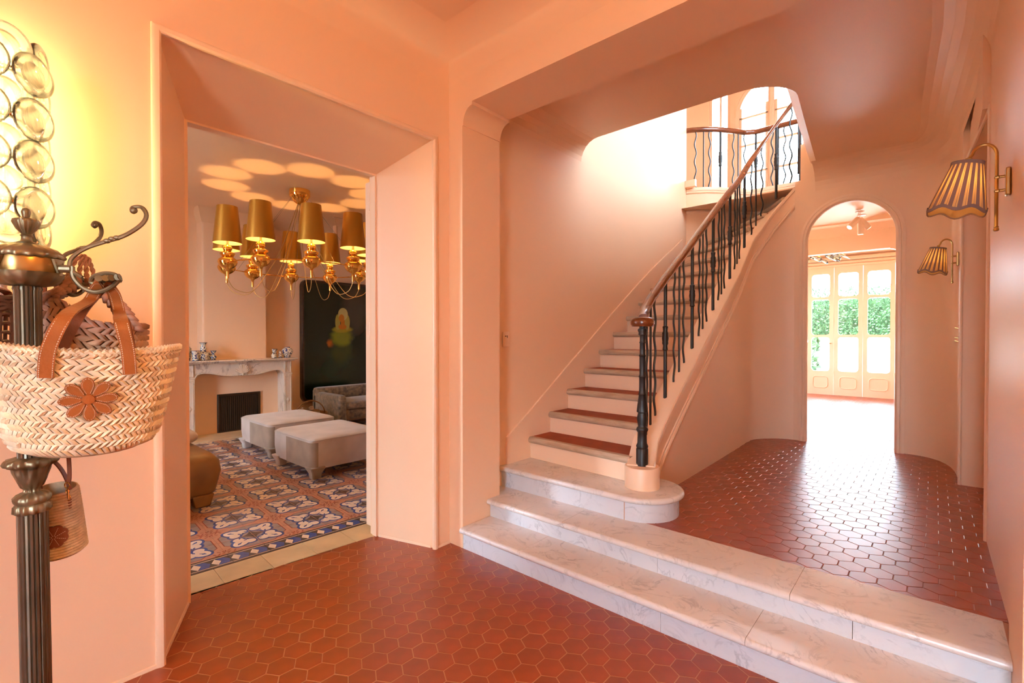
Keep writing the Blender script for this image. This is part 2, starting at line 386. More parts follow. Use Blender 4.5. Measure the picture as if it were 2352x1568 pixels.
BAL = [(2.60, 1.27), (2.68, 1.315), (2.80, 1.36), (2.95, 1.383), (3.3, 1.385), (4.0, 1.385), (4.6, 1.388), (5.03, 1.388), (5.12, 1.379), (5.20, 1.355), (5.27, 1.318), (5.325, 1.27), (5.365, 1.205), (5.388, 1.13), (5.397, 1.05), (5.40, .95), (5.40, .5), (5.40, .0)]
BALS = slen(BAL)
def balpt(s):
    for i in range(len(BAL) - 1):
        if s <= BALS[i + 1] or i == len(BAL) - 2:
            t = (s - BALS[i]) / (BALS[i + 1] - BALS[i]); return (BAL[i][0] + (BAL[i + 1][0] - BAL[i][0]) * t, BAL[i][1] + (BAL[i + 1][1] - BAL[i][1]) * t)
CAP = [(2.60, .497), (2.70, .515), (2.95, .668), (3.187, .828), (4.57, 1.766), (4.85, 1.975), (5.01, 2.11), (5.19, 2.28), (5.255, 2.37), (5.327, 2.467), (5.46, 2.63), (5.585, 2.77), (5.70, 2.90), (5.95, 3.12)]
RAIL = [(2.60, 1.352), (2.72, 1.362), (2.85, 1.425), (3.0, 1.52), (3.166, 1.635), (3.467, 1.825), (3.72, 1.995), (4.213, 2.325), (4.81, 2.70), (5.0, 2.835), (5.14, 2.96), (5.27, 3.09), (5.42, 3.31), (5.56, 3.50), (5.7, 3.66), (6.0, 3.95)]

# ---- upper hall floor slab, right wall, arch wall
b = MB(); b.box(2.20, -.7, -.1, 10.0, 3.3, ZF - .0022)
fl_up = struct(b.build('floor_upper', GROUT2, smooth=False), 'terracotta hexagon tiled floor of the raised hall')
b = MB()
b.prism([(2.25, -.205), (3.33, -.2), (3.33, -.7), (2.25, -.7)], 0, 3.1)
b.prism(CURVE_R + [(5.345, .19), (5.46, .19), (5.46, -.7), (4.47, -.7)], 0, 3.1)
b.box(3.33, -.7, 2.37, 4.47, -.17, 3.1)
struct(b.build('wall_right', PAINT, angle=25), 'peach right wall curving into the arched wall')
b = MB(); b.box(3.33, -.62, ZF, 4.47, -.58, 2.37)
d3 = struct(b.build('door_3', PAINT_GLOSS, smooth=False), 'peach closed door deep in the right wall recess')
b = MB()
for z0_, z1_ in ((.45, 1.0), (1.12, 2.2)):
    b = MB(); b.box(3.5, -.582, z0_, 4.3, -.572, z1_); b.build('door_panel', PAINT_GLOSS, d3, bevel=.006)
b = MB(); b.sweep([(p[0] * .8, p[1] * .7) for p in bead], [(3.325, -.2, ZF), (3.325, -.2, 2.375), (4.475, -.137, 2.375), (4.475, -.137, ZF)], up=(0, 1, 0))
struct(b.build('trim_3', PAINT_GLOSS), 'bead round the recessed doorway of the right wall')
# arch wall above and around the opening
AY, AR, AZ = .5875, .3975, 2.15
archpts = [(AY + AR * math.cos(math.radians(t)), AZ + AR * math.sin(math.radians(t))) for t in range(0, 181, 6)]
b = MB()
n = len(archpts)
top = [(.985 - (.985 - .19) * (i / (n - 1)), 3.1) for i in range(n)]; top = top[::-1]
for i in range(n - 1):
    q = [archpts[i], archpts[i + 1], (archpts[i + 1][0], 3.1), (archpts[i][0], 3.1)]
    b.add([(5.345, p[0], p[1]) for p in q] + [(5.46, p[0], p[1]) for p in q], [(3, 2, 1, 0), (4, 5, 6, 7), (0, 1, 5, 4), (2, 3, 7, 6)])
b.box(5.345, .985, 0, 5.46, 1.03, 2.75)
struct(b.build('wall_arch', PAINT, angle=25, recalc=True), 'peach wall with a round arched passage')
# moulded architrave of the arch
path = [(5.345, .985, ZF)] + [(5.345, p[0], p[1]) for p in archpts] + [(5.345, .19, ZF)]
b = MB(); prof = [(-.0, -.01), (-.0, .016), (.02, .020), (.028, .016), (.032, .024), (.05, .026), (.058, .018), (.066, .010), (.068, -.01)]
b.sweep(prof, path, up=(-1, 0, 0)); struct(b.build('trim_4', PAINT_GLOSS, angle=25), 'moulded architrave round the arched passage')
# string wall under the stair with sloping top
P = resample(STR, .08); PI_ = offset(P, .145); S = slen(P)
b = MB(); rings = []
for p, q, s in zip(P, PI_, S):
    z = interp(CAP, s); rings.append([(p[0], p[1], .1), (p[0], p[1], z), (q[0], q[1], z), (q[0], q[1], .1)])
b.loft(rings, True, True)
struct(b.build('wall_stair', PAINT, angle=30), 'peach wall under the stair with sloping curved top')
# sloping cap board and mouldings of the string
def along(P, prof, name, label, step=None):
    S = slen(P); b = MB(); rings = []
    for i, p in enumerate(P):
        a = P[max(i - 1, 0)]; c = P[min(i + 1, len(P) - 1)]; l = math.hypot(c[0] - a[0], c[1] - a[1]); nx, ny = (c[1] - a[1]) / l, -(c[0] - a[0]) / l
        z = interp(CAP, S[i]); rings.append([(p[0] + nx * q[0], p[1] + ny * q[0], z + q[1]) for q in prof])
    b.loft(rings, True, True); return struct(b.build(name, PAINT_GLOSS, angle=30), label)
PP = [p for p in P]
along(PP, [(-.15, -.03), (-.15, .004), (-.145, .008), (.004, .008), (.010, .002), (.010, -.03), (.004, -.036), (.0, -.036)], 'trim_5', 'sloping cap board of the stair string')
along(PP, [(-.01, -.215), (.006, -.215), (.014, -.205), (.018, -.192), (.014, -.178), (.006, -.172), (.009, -.165), (.009, -.150), (-.01, -.15)], 'trim_6', 'rounded moulding along the foot of the stair string')
# upper hall ceiling with the stair well and its chamfered lip
R_ = .22; PATH = [(2.25, -.205), (3.33, -.2)] + CURVE_R + [(5.345, .3), (5.345, .6), (5.345, .86)]
b = MB(); rings = []
for i in range(9):
    t = PI / 2 * i / 8; k = R_ * (1 - math.cos(t)); z = UZ - R_ + R_ * math.sin(t)
    rings.append([(x, y, z) for x, y in offset(PATH, k)])
for r1, r2 in zip(rings, rings[1:]):
    n = len(r1)
    b.add(r1 + r2, [(i, i + 1, n + i + 1, n + i) for i in range(n - 1)])
inner = [(x, y) for x, y, z in rings[-1]]
lip = [(5.433, .849), (4.4, .76), (3.66, .693)] + [(3.66 - .30 * math.sin(math.radians(t)), .99 - .30 * math.cos(math.radians(t)) * 1.0) for t in range(10, 91, 10)] + [(3.36, 1.4), (3.365, 1.8), (3.37, 2.2)]
cove2 = []
for i in range(7):
    t = PI / 2 * i / 6; k = .16 * (1 - math.cos(t)); cove2.append((2.2 - k, UZ - .16 + .16 * math.sin(t)))
for (ya, za), (yb, zb) in zip(cove2, cove2[1:]): b.face([(2.25, ya, za), (3.37, ya, za), (3.37, yb, zb), (2.25, yb, zb)])
cap = inner + lip[:-1] + [(3.37, 2.04), (2.25, 2.04)]
b.face([(x, y, UZ) for x, y in cap][::-1])
lo = [(x, y, UZ) for x, y in lip[:-1]] + [(3.37, 2.2, UZ)]
hi = [(x, y, UZ + .055) for x, y in offset(lip, -.06)]; hi[-1] = (3.43, 2.2, UZ + .055)
up2 = [(x, y, 3.12) for x, y, z in hi]
for A, B_ in ((lo, hi), (hi, up2)):
    n = len(A); b.add(A + B_, [(i, i + 1, n + i + 1, n + i) for i in range(n - 1)])
struct(b.build('ceiling_upper', PAINT, recalc=False, angle=40), 'coved peach ceiling of the raised hall with stair well')
b = MB(); b.box(1.9, -.7, 3.11, 3.40, 2.3, 3.14); b.box(3.3, -.7, 3.11, 6.2, .66, 3.14)
struct(b.build('floor_first', PAINT, smooth=False), 'floor slab of the storey above')

# ---- stair well: left wall, curved landing wall, landing, upstairs shell
b = MB(); b.box(2.25, 2.2, 0, 5.6, 2.36, 5.8)
struct(b.build('wall_stair_left', PAINT, smooth=False), 'tall peach wall along the left of the staircase')
GAL = [(5.60, 2.2), (5.63, 2.13), (5.70, 2.02), (5.80, 1.91), (5.90, 1.83), (6.02, 1.74), (6.12, 1.68), (6.17, 1.60), (6.172, 1.4), (6.172, .9), (6.172, .2), (6.172, -.7)]
GO = offset(GAL, .13)
b = MB(); lowz = lambda p: 1.2 if p[1] > 1.45 else 2.80
rings = [[(p[0], p[1], lowz(p)), (p[0], p[1], 2.985), (q[0], q[1], 2.985), (q[0], q[1], lowz(p))] for p, q in zip(GAL, GO)]
b.loft(rings, True, True); struct(b.build('wall_landing', PAINT, angle=30), 'curved peach wall under the landing railing')
for k, (zz, hh) in enumerate(((2.965, .02), (2.93, .012), (2.70, .014))):
    b = MB(); b.sweep([(-.004, -hh), (.012, -hh), (.016, 0), (.012, hh), (-.004, hh)], [(p[0], p[1], zz) for p in GAL])
    struct(b.build('trim_%d' % (7 + k), PAINT_GLOSS), ('top', 'upper panel', 'lower panel')[k] + ' moulding of the curved landing wall')
b = MB(); b.prism([(p[0], p[1]) for p in GO] + [(7.6, -.7), (7.6, 3.2), (5.6, 3.2)], 2.80, 2.93)
struct(b.build('floor_landing', M('landing_boards', (.35, .16, .07), .4), smooth=False), 'landing floor of the upper storey')
wall_with_hole('wall_window_upper', 'x', 7.5, 7.66, -.7, 3.4, 2.7, 5.8, [(1.27, 2.22, 2.93, 4.95), (2.30, 2.60, 2.93, 5.1)], 'peach upstairs wall with an arched window')
b = MB(); b.box(5.44, 2.36, 2.75, 5.6, 3.4, 5.8); b.box(5.44, 3.24, 2.75, 7.66, 3.4, 5.8); b.box(1.8, -.86, 3.1, 3.5, -.7, 5.8); b.box(5.3, -.86, 3.1, 7.66, -.7, 5.8); b.box(3.5, -.86, 3.1, 5.3, -.7, 3.5); b.box(3.5, -.86, 5.2, 5.3, -.7, 5.8); b.box(1.8, -.7, 3.1, 1.93, 2.36, 5.8); b.box(1.93, 2.2, 3.1, 2.25, 2.36, 5.8)
struct(b.build('wall_upstairs', PAINT, smooth=False), 'peach walls of the upper storey')
b = MB(); b.box(1.8, -.86, 5.7, 7.66, 3.4, 5.8); struct(b.build('ceiling_upstairs', PAINT, smooth=False), 'ceiling of the upper storey')
# arched french window upstairs
wy0, wy1, wz0, wz1 = 1.27, 2.22, 2.93, 4.95
cy, rw = (wy0 + wy1) / 2, (wy1 - wy0) / 2; spr = wz1 - rw * 1.05
w = empty('window_1', (7.52, cy, wz0)); struct(w, 'arched french window at the top of the stair')
def loc(o, p): o.location = (-p.location[0], -p.location[1], -p.location[2]); return o
arcy = [(cy + rw * math.cos(math.radians(t)), spr + rw * 1.05 * math.sin(math.radians(t))) for t in range(0, 181, 10)]
b = MB()
for i in range(len(arcy) - 1):     # spandrels
    q = [arcy[i], arcy[i + 1], (arcy[i + 1][0], wz1 + .02), (arcy[i][0], wz1 + .02)]
    b.add([(7.49, *p) for p in q] + [(7.62, *p) for p in q], [(0, 1, 2, 3), (7, 6, 5, 4), (0, 4, 5, 1)])
loc(b.build('spandrel', PAINT, w, smooth=False), w)
b = MB(); b.sweep([(0, -.02), (.05, -.02), (.05, .03), (0, .03)], [(7.53, wy1, wz0)] + [(7.53, *p) for p in arcy] + [(7.53, wy0, wz0)], up=(-1, 0, 0)); loc(b.build('frame', PAINT_GLOSS, w), w)
b = MB(); b.box(7.50, cy - .04, wz0, 7.56, cy + .04, wz1 - .02); b.box(7.485, cy - .018, wz0, 7.50, cy + .018, wz1 - .04); loc(b.build('meeting_stile', PAINT_GLOSS, w, bevel=.004), w)
zs = [wz0 + .32, 3.62, 4.02, 4.42]
for sgn in (-1, 1):
    ya, yb = (wy0 + .05, cy - .04) if sgn < 0 else (cy + .04, wy1 - .05)
    b = MB(); b.box(7.51, ya, wz0, 7.55, ya + .035, spr + .12); b.box(7.51, yb - .035, wz0, 7.55, yb, spr + .12); b.box(7.51, ya, wz0, 7.55, yb, wz0 + .30)
    for z in zs[1:]: b.box(7.51, ya, z - .012, 7.55, yb, z + .012)
    sa = loc(b.build('sash', PAINT_GLOSS, w, bevel=.004), w)
    for za, zb in zip(zs, zs[1:] + [wz1 - .03]):
        g = MB(); g.box(7.528, ya, za, 7.532, yb, zb); g.build('pane', PANE, sa, smooth=False)
b = MB(); b.lathe([(.006, 0), (.009, .01), (.006, .02), (.012, .05), (.004, .06)], 8, (7.47, cy, 3.7), Matrix.Rotation(PI / 2, 3, 'Y').to_4x4()); loc(b.build('knob', WHITE, w), w)
w2 = empty('window_2', (7.52, 2.45, wz0)); struct(w2, 'narrow tall bright window beside the arched window')
b = MB()
b.box(7.52, 2.30, wz0, 7.58, 2.34, 5.1); b.box(7.52, 2.56, wz0, 7.58, 2.60, 5.1); b.box(7.52, 2.30, 5.05, 7.58, 2.60, 5.1); b.box(7.52, 2.30, wz0, 7.58, 2.60, 3.0); b.box(7.50, 2.415, wz0, 7.56, 2.445, 5.1)
loc(b.build('frame', PAINT_GLOSS, w2, bevel=.004), w2)
for ya, yb in ((2.34, 2.415), (2.445, 2.56)):
    b = MB(); b.box(7.548, ya, 3.0, 7.552, yb, 5.05); loc(b.build('pane', PANE, w2, smooth=False), w2)

# ---- passage and sun room beyond the arch
wall_with_hole('wall_passage_right', 'y', -.05, .12, 5.46, 10.0, 0, 3.1, [], 'peach right wall of the passage beyond the arch')
wall_with_hole('wall_passage_left', 'y', 2.5, 2.66, 5.46, 8.12, 0, 3.1, [(6.9, 7.5, .6, 2.5)], 'peach left wall of the passage beyond the arch')
b = MB(); b.box(5.47, 1.16, 0, 6.1, 2.5, 2.02); struct(b.build('wall_passage_back', PAINT, smooth=False), 'peach enclosure of the stair beyond the arch')
b = MB()
nx = 24
def pcz(x, y): return 2.72 + .05 * math.exp(-((y - .45) / .16) ** 2) - .05 * math.exp(-((y - .18) / .1) ** 2)
xs = [5.46 + (8.0 - 5.46) * i / 10 for i in range(11)]; ys = [.1 + 2.4 * (i / nx) ** 1.5 for i in range(nx + 1)]
vs = []; fs = []
for i, x in enumerate(xs):
    for y in ys: vs.append((x, y, pcz(x, y) - .09 * max(0, (x - 7.75) / .25) ** 2))
for i in range(10):
    for j in range(nx): fs.append((i * (nx + 1) + j, i * (nx + 1) + j + 1, (i + 1) * (nx + 1) + j + 1, (i + 1) * (nx + 1) + j))
b.add(vs, fs); struct(b.build('ceiling_passage', PAINT, recalc=False), 'gently curved ceiling of the passage beyond the arch')
prof = [(2.6, 0), (2.5, 0), (2.5, 2.41), (.445, 2.41), (.445, 2.40), (.435, 2.40)] + [(.345 + .09 * math.cos(math.radians(t)), 2.31 + .09 * math.sin(math.radians(t))) for t in range(90, -1, -15)][::1]
prof = [(2.5, 0), (2.5, 2.41), (.445, 2.41)] + [(.44 - .10 * math.sin(math.radians(t)), 2.30 + .10 * math.cos(math.radians(t))) for t in range(0, 91, 15)] + [(.33, 2.30), (.33, 0), (-.05, 0), (-.05, 3.1), (2.6, 3.1), (2.6, 0)]
b = MB(); b.extr(prof, lambda p, t: (t, p[0], p[1]), 8.0, 8.12); struct(b.build('wall_sunroom_opening', PAINT, angle=30), 'peach beam and jamb before the glazed doors')
b = MB(); tray(b, 8.1, 9.85, -.6, 2.6, 2.62, .1); struct(b.build('ceiling_sunroom', PAINT, recalc=False, angle=50), 'pale ceiling of the sun room')
wall_with_hole('wall_sunroom_left', 'y', 2.6, 2.76, 8.1, 10, 0, 3.1, [(8.6, 9.3, .5, 2.5)], 'peach left wall of the sun room')
b = MB(); b.box(8.1, -.75, 0, 10, -.6, 3.1); b.box(9.80, -.7, 2.435, 10.0, 2.7, 3.1); b.box(9.8, 2.05, ZF, 10, 2.7, 3.1); b.box(9.8, -.7, ZF, 10, -.38, 3.1)
struct(b.build('wall_sunroom', PAINT, smooth=False), 'peach walls round the glazed doors of the sun room')
b = MB()
for zz, dd, hh in ((2.56, .05, .03), (2.50, .03, .02), (2.455, .018, .015)): b.box(9.80 - dd, -.6, zz - hh, 9.81, 2.6, zz + hh)
struct(b.build('trim_10', PAINT_GLOSS, bevel=.008), 'stepped cornice above the glazed doors')
# half wall with rounded cap seen inside the arch
hw = empty('wall_half', (6.5, 1.13, ZF)); struct(hw, 'low peach half wall with a rounded cap inside the arch')
b = MB(); b.box(6.30, 1.14, ZF, 6.55, 1.7, 1.17); loc(b.build('wall_body', PAINT, hw, bevel=.02), hw)
b = MB(); b.box(6.27, 1.115, 1.17, 6.58, 1.73, 1.215); loc(b.build('cap', PAINT_GLOSS, hw, bevel=.018), hw)
# glazed folding doors
def rrect(y0, y1, z0, z1, r, n=5):
    return arc(y1 - r, z1 - r, r, 0, 90, n) + arc(y0 + r, z1 - r, r, 90, 180, n) + arc(y0 + r, z0 + r, r, 180, 270, n) + arc(y1 - r, z0 + r, r, 270, 360, n)
edges = [1.98, 1.69, 1.30, .895, .475, .06, -.36]
names = ['leftmost, mostly hidden', 'left', 'middle', 'right', 'far right, mostly hidden', 'outermost']
for i in range(6):
    ya, yb = edges[i + 1] + .0015, edges[i] - .0015
    d = empty('door_%d' % (4 + i), (9.87, (ya + yb) / 2, ZF)); struct(d, 'glazed sun room door leaf, ' + names[i] + ' of the row')
    st = .06; holes = [(1.93, 2.325), (1.275, 1.885), (.65, 1.235)]
    b = MB(); X0, X1 = 9.85, 9.89
    z_lo, z_hi = ZF + .001, 2.442
    # stiles and rails around the rounded panes
    b.box(X0, ya, z_lo, X1, ya + st, z_hi); b.box(X0, yb - st, z_lo, X1, yb, z_hi)
    rails = [(2.325, z_hi), (1.885, 1.93), (1.235, 1.275), (z_lo, .65)]
    for za, zb in rails: b.box(X0, ya + st, za, X1, yb - st, zb)
    for za, zb in holes:    # corner fillets
        r = .05; ia, ib = ya + st, yb - st
        for (cy_, cz_, sy, sz) in ((ia, za, 1, 1), (ib, za, -1, 1), (ia, zb, 1, -1), (ib, zb, -1, -1)):
            pts = [(cy_, cz_)] + [(cy_ + sy * (r - r * math.cos(math.radians(t))), cz_ + sz * (r - r * math.sin(math.radians(t)))) for t in range(0, 91, 18)]
            b.extr(pts, lambda p, t: (t, p[0], p[1]), X0, X1)
    loc(b.build('leaf_frame', PAINT_GLOSS, d, angle=30), d)
    for za, zb in holes:
        g = MB(); g.box(9.868, ya + st, za, 9.872, yb - st, zb); loc(g.build('pane', PANE, d, smooth=False), d)
    pr = rrect(ya + .085, yb - .085, .36, .555, .05)
    b = MB(); b.sweep([(-.008, -.002), (-.004, .008), (.004, .008), (.008, -.002)], [(X0, p[0], p[1]) for p in pr], up=(-1, 0, 0), closed=True); loc(b.build('panel_moulding', PAINT_GLOSS, d), d)
    b = MB(); b.lathe([(.006, 0), (.007, .06)], 8, (9.845, ya + .004, 1.5)); b.lathe([(.006, 0), (.007, .06)], 8, (9.845, ya + .004, .6)); loc(b.build('hinge', PAINT_GLOSS, d), d)
    if i == 1:
        b = MB(); b.tube([(9.85, ya + .03, 1.13), (9.80, ya + .03, 1.13), (9.80, ya + .10, 1.13)], .007, 8); loc(b.build('door_handle', BRASS, d), d)
b = MB(); b.box(7.35, .118, ZF, 7.95, .135, 2.3); d = struct(b.build('door_10', PAINT_GLOSS, smooth=False), 'peach door on the right wall beyond the arch')
b = MB(); b.tube([(7.42, .13, 1.28), (7.42, .18, 1.28), (7.52, .18, 1.28)], .008, 8); b.build('door_handle', BRASS_DK, d)

# ---- salon shell
wall_with_hole('wall_salon_left', 'x', -1.66, -1.5, 2.68, 7.3, -.1, 3.1, [(4.15, 5.05, .2, 2.7)], 'salon wall with windows out of view')
b = MB(); b.box(-1.6, 7.08, -.1, 5.1, 7.25, 3.1); struct(b.build('wall_salon_back', PAINT, smooth=False), 'peach far wall of the salon behind the painting')
wall_with_hole('wall_salon_right', 'x', 4.9, 5.06, 2.68, 7.3, -.1, 3.1, [], 'salon wall right of the doorway, out of view')
wall_with_hole('wall_salon_front', 'y', 2.60, 2.68, 1.93, 4.95, -.1, 3.1, [], 'salon side of the stair wall')
b = MB(); tray(b, -1.5, 4.9, 2.68, 7.08, 2.86, .18); struct(b.build('ceiling_salon', PAINT, recalc=False, angle=60), 'pale peach salon ceiling')
b = MB(); pts = [(2.72, 7.1), (2.72, 6.88)] + [(1.99 + .03 * math.cos(math.radians(t)) - .0, 6.91 - .03 * math.sin(math.radians(t))) for t in (90, 120, 150, 180)] + [(1.96, 7.1)]
b.prism(pts, 0, 2.68); b.hexa([(1.96, 6.88, 2.68), (2.72, 6.88, 2.68), (2.72, 7.1, 2.68), (1.96, 7.1, 2.68)], [(1.90, 6.80, 2.86), (2.78, 6.80, 2.86), (2.78, 7.1, 2.86), (1.90, 7.1, 2.86)])
struct(b.build('wall_chimney', PAINT, angle=30), 'peach chimney breast above the marble fireplace')
# glazing out of view, some of it added for daylight
def simple_window(name, label, axis, c, a0, a1, z0, z1, nm, nr):
    w = empty(name, (0, 0, 0)); struct(w, label)
    def bx(u0, u1, w0, w1, t0, t1):
        return (c + t0, u0, w0, c + t1, u1, w1) if axis == 'x' else (u0, c + t0, w0, u1, c + t1, w1)
    b = MB(); f = .06
    b.box(*bx(a0, a0 + f, z0, z1, -.03, .03)); b.box(*bx(a1 - f, a1, z0, z1, -.03, .03)); b.box(*bx(a0, a1, z0, z0 + f, -.03, .03)); b.box(*bx(a0, a1, z1 - f, z1, -.03, .03))
    for i in range(1, nm): u = a0 + (a1 - a0) * i / nm; b.box(*bx(u - .025, u + .025, z0, z1, -.02, .02))
    for i in range(1, nr): u = z0 + (z1 - z0) * i / nr; b.box(*bx(a0, a1, u - .015, u + .015, -.015, .015))
    b.build('frame', PAINT_GLOSS, w, smooth=False)
    for i in range(nm):
        u0 = a0 + (a1 - a0) * i / nm; u1 = a0 + (a1 - a0) * (i + 1) / nm
        g = MB(); g.face([(c, u0, z0), (c, u1, z0), (c, u1, z1), (c, u0, z1)] if axis == 'x' else [(u0, c, z0), (u1, c, z0), (u1, c, z1), (u0, c, z1)]); g.build('pane', PANE, w, smooth=False)
simple_window('window_3', 'glazed entrance door behind the viewer', 'x', -2.27, -.75, .15, .1, 2.6, 2, 3)
simple_window('window_5', 'salon window, out of view on the left', 'x', -1.58, 4.15, 5.05, .2, 2.7, 2, 2)
simple_window('window_added_7', 'added upstairs window over the hall, out of view, brightening the stair', 'y', -.78, 3.5, 5.3, 3.5, 5.2, 2, 2)  # made-up opening that lets more sky light down the stair well
simple_window('window_added_4', 'added passage window for daylight, out of view behind the arch wall', 'y', 2.58, 6.9, 7.5, .6, 2.5, 1, 3)  # invented side opening that floods the passage with daylight
simple_window('window_added_6', 'added sun room side window for daylight, out of view', 'y', 2.68, 8.6, 9.3, .5, 2.5, 2, 3)  # invented opening too, brightens the glazed door frames from inside

# ---- outside: terrace, garden wall, hedge
b = MB(); b.box(10.0, -30, -.1, 60, 30, ZF - .06); struct(b.build('ground_terrace', M('pale_terrace_stone', (.75, .72, .66), .8, var=(3, .06)), smooth=False), 'sunlit pale terrace outside the glazed doors')
b = MB(); b.box(-60, -60, -.3, 60, 60, -.12); struct(b.build('ground', M('gravel', (.45, .40, .33), .9), smooth=False), 'ground round the house')
b = MB(); b.box(14.0, -12, 0, 14.25, 14, 1.22); struct(b.build('wall_garden', M('white_render', (.85, .84, .82), .8), smooth=False), 'white garden wall below the hedge')
# ================================================================== tiled floors
def clip(poly, hp):      # keep a*x+b*y<=c
    a, b_, c = hp; out = []
    for i, p in enumerate(poly):
        q = poly[(i + 1) % len(poly)]; dp = a * p[0] + b_ * p[1] - c; dq = a * q[0] + b_ * q[1] - c
        if dp <= 0: out.append(p)
        if dp * dq < 0: t = dp / (dp - dq); out.append((p[0] + (q[0] - p[0]) * t, p[1] + (q[1] - p[1]) * t))
    return out
def tile_poly(b, poly, z, h=.004, bev=.0022):
    n = len(poly); cx = sum(p[0] for p in poly) / n; cy_ = sum(p[1] for p in poly) / n
    ins = []
    for p in poly:
        d = math.hypot(p[0] - cx, p[1] - cy_); k = max(0, (d - bev) / d) if d > 1e-6 else 1; ins.append((cx + (p[0] - cx) * k, cy_ + (p[1] - cy_) * k))
    vs = [(p[0], p[1], z - h) for p in poly] + [(p[0], p[1], z - bev * .6) for p in poly] + [(p[0], p[1], z) for p in ins]
    fs = [(i, (i + 1) % n, n + (i + 1) % n, n + i) for i in range(n)] + [(n + i, n + (i + 1) % n, 2 * n + (i + 1) % n, 2 * n + i) for i in range(n)] + [tuple(range(2 * n, 3 * n))]
    b.add(vs, fs)
def hex_floor(floor, c0, z, keep, clips, nmax, R=.0556, jt=.0009):
    hx = [(math.cos(PI / 3 * k) * (R - jt), math.sin(PI / 3 * k) * (R - jt)) for k in range(6)]
    me = MB(); tile_poly(me, hx, 0); full = me.mesh('hex_tile', TERRA, angle=20)
    cells = []
    for i in range(-80, 140):
        for j in range(-80, 80):
            c = (c0[0] + i * 1.5 * R, c0[1] + (j + (.5 if i % 2 else 0)) * math.sqrt(3) * R)
            if keep(*c):
                pr = project((c[0], c[1], z)); vis = pr and -60 < pr[0] < 2412 and -60 < pr[1] < 1640
                cells.append((1 / pr[2] ** 3 if vis else 0, c))
    cells.sort(key=lambda t: -t[0]); rest = MB(); k = 0
    for a, c in cells:
        poly = [(c[0] + h[0], c[1] + h[1]) for h in hx]; cut = poly
        for hp in clips(c): cut = clip(cut, hp)
        if len(cut) < 3: continue
        ar = abs(sum(cut[q][0] * cut[(q + 1) % len(cut)][1] - cut[(q + 1) % len(cut)][0] * cut[q][1] for q in range(len(cut)))) / 2
        if ar < 2e-4: continue
        if a > 0 and k < nmax:
            k += 1
            if len(cut) == 6 and all(abs(p[0] - q[0]) + abs(p[1] - q[1]) < 1e-9 for p, q in zip(cut, poly)):
                o = inst('hex_tile', full, floor, Matrix.Translation((c[0], c[1], z + rnd.uniform(-.0004, .0003))) @ Matrix.Rotation(rnd.uniform(-.004, .004), 4, 'X') @ Matrix.Rotation(rnd.uniform(-.004, .004), 4, 'Y'))
            else:
                m = MB(); tile_poly(m, cut, z); m.build('hex_tile', TERRA, floor, angle=20)
        else: tile_poly(rest, cut, z)
    if rest.f: stuff(rest.build('more_hex_tiles', TERRA, floor, angle=20))
b = MB(); b.box(-2.3, -2.3, -.1, 1.95, 2.66, -.0008)
fl_lo = struct(b.build('floor', GROUT, smooth=False), 'terracotta hexagon tiled floor of the lower hall')
thr = (.0797, .9968, .0797 * 1.673 + .9968 * 2.628)
def keep_lo(x, y): return -2.2 < x < 1.98 and -2.2 < y < 2.72 and (y < 2.24 or .42 + (y - 2.2) * .4 < x < 1.86 - (y - 2.2) * .25)
hex_floor(fl_lo, (1.616, 1.852), 0, keep_lo, lambda c: [(1, 0, 1.93), thr], 300)
def keep_up(x, y): return (2.38 < x < 5.5 and -.75 < y < 1.36 and not (y < -.25 and not 3.3 < x < 4.5)) or (5.345 <= x < 9.87 and .1 < y < 2.5)
hex_floor(fl_up, (2.735, .075), ZF, keep_up, lambda c: [(-1, 0, -2.425)], 300)

# ---- salon cement tiles (printed pattern laid on each tile as flat colour)
T = .195
SAL = Matrix.Translation((.982, 3.045, 0)) @ Matrix.Rotation(math.radians(-3.7), 4, 'Z')
b = MB(); b.box(-1.6, 2.62, -.1, 5.0, 7.2, -.004)
fl_sa = struct(b.build('floor_salon', GROUT, smooth=False), 'patterned cement tile floor of the salon')
CT = [M('tile_salmon', lin((196, 138, 108)), .28, var=(12, .12)), M('tile_rust_red', lin((150, 58, 34)), .28), M('tile_grey', lin((150, 132, 124)), .28, var=(15, .15)),
      M('tile_blue', lin((58, 82, 150)), .28, var=(25, .2)), M('tile_cream', lin((232, 208, 180)), .28, var=(14, .07)), M('tile_umber', lin((78, 60, 52)), .28)]
def ell(cx, cy_, rx, ry, a, n=14):
    ca, sa = math.cos(a), math.sin(a)
    return [(cx + rx * math.cos(2 * PI * k / n) * ca - ry * math.sin(2 * PI * k / n) * sa, cy_ + rx * math.cos(2 * PI * k / n) * sa + ry * math.sin(2 * PI * k / n) * ca) for k in range(n)]
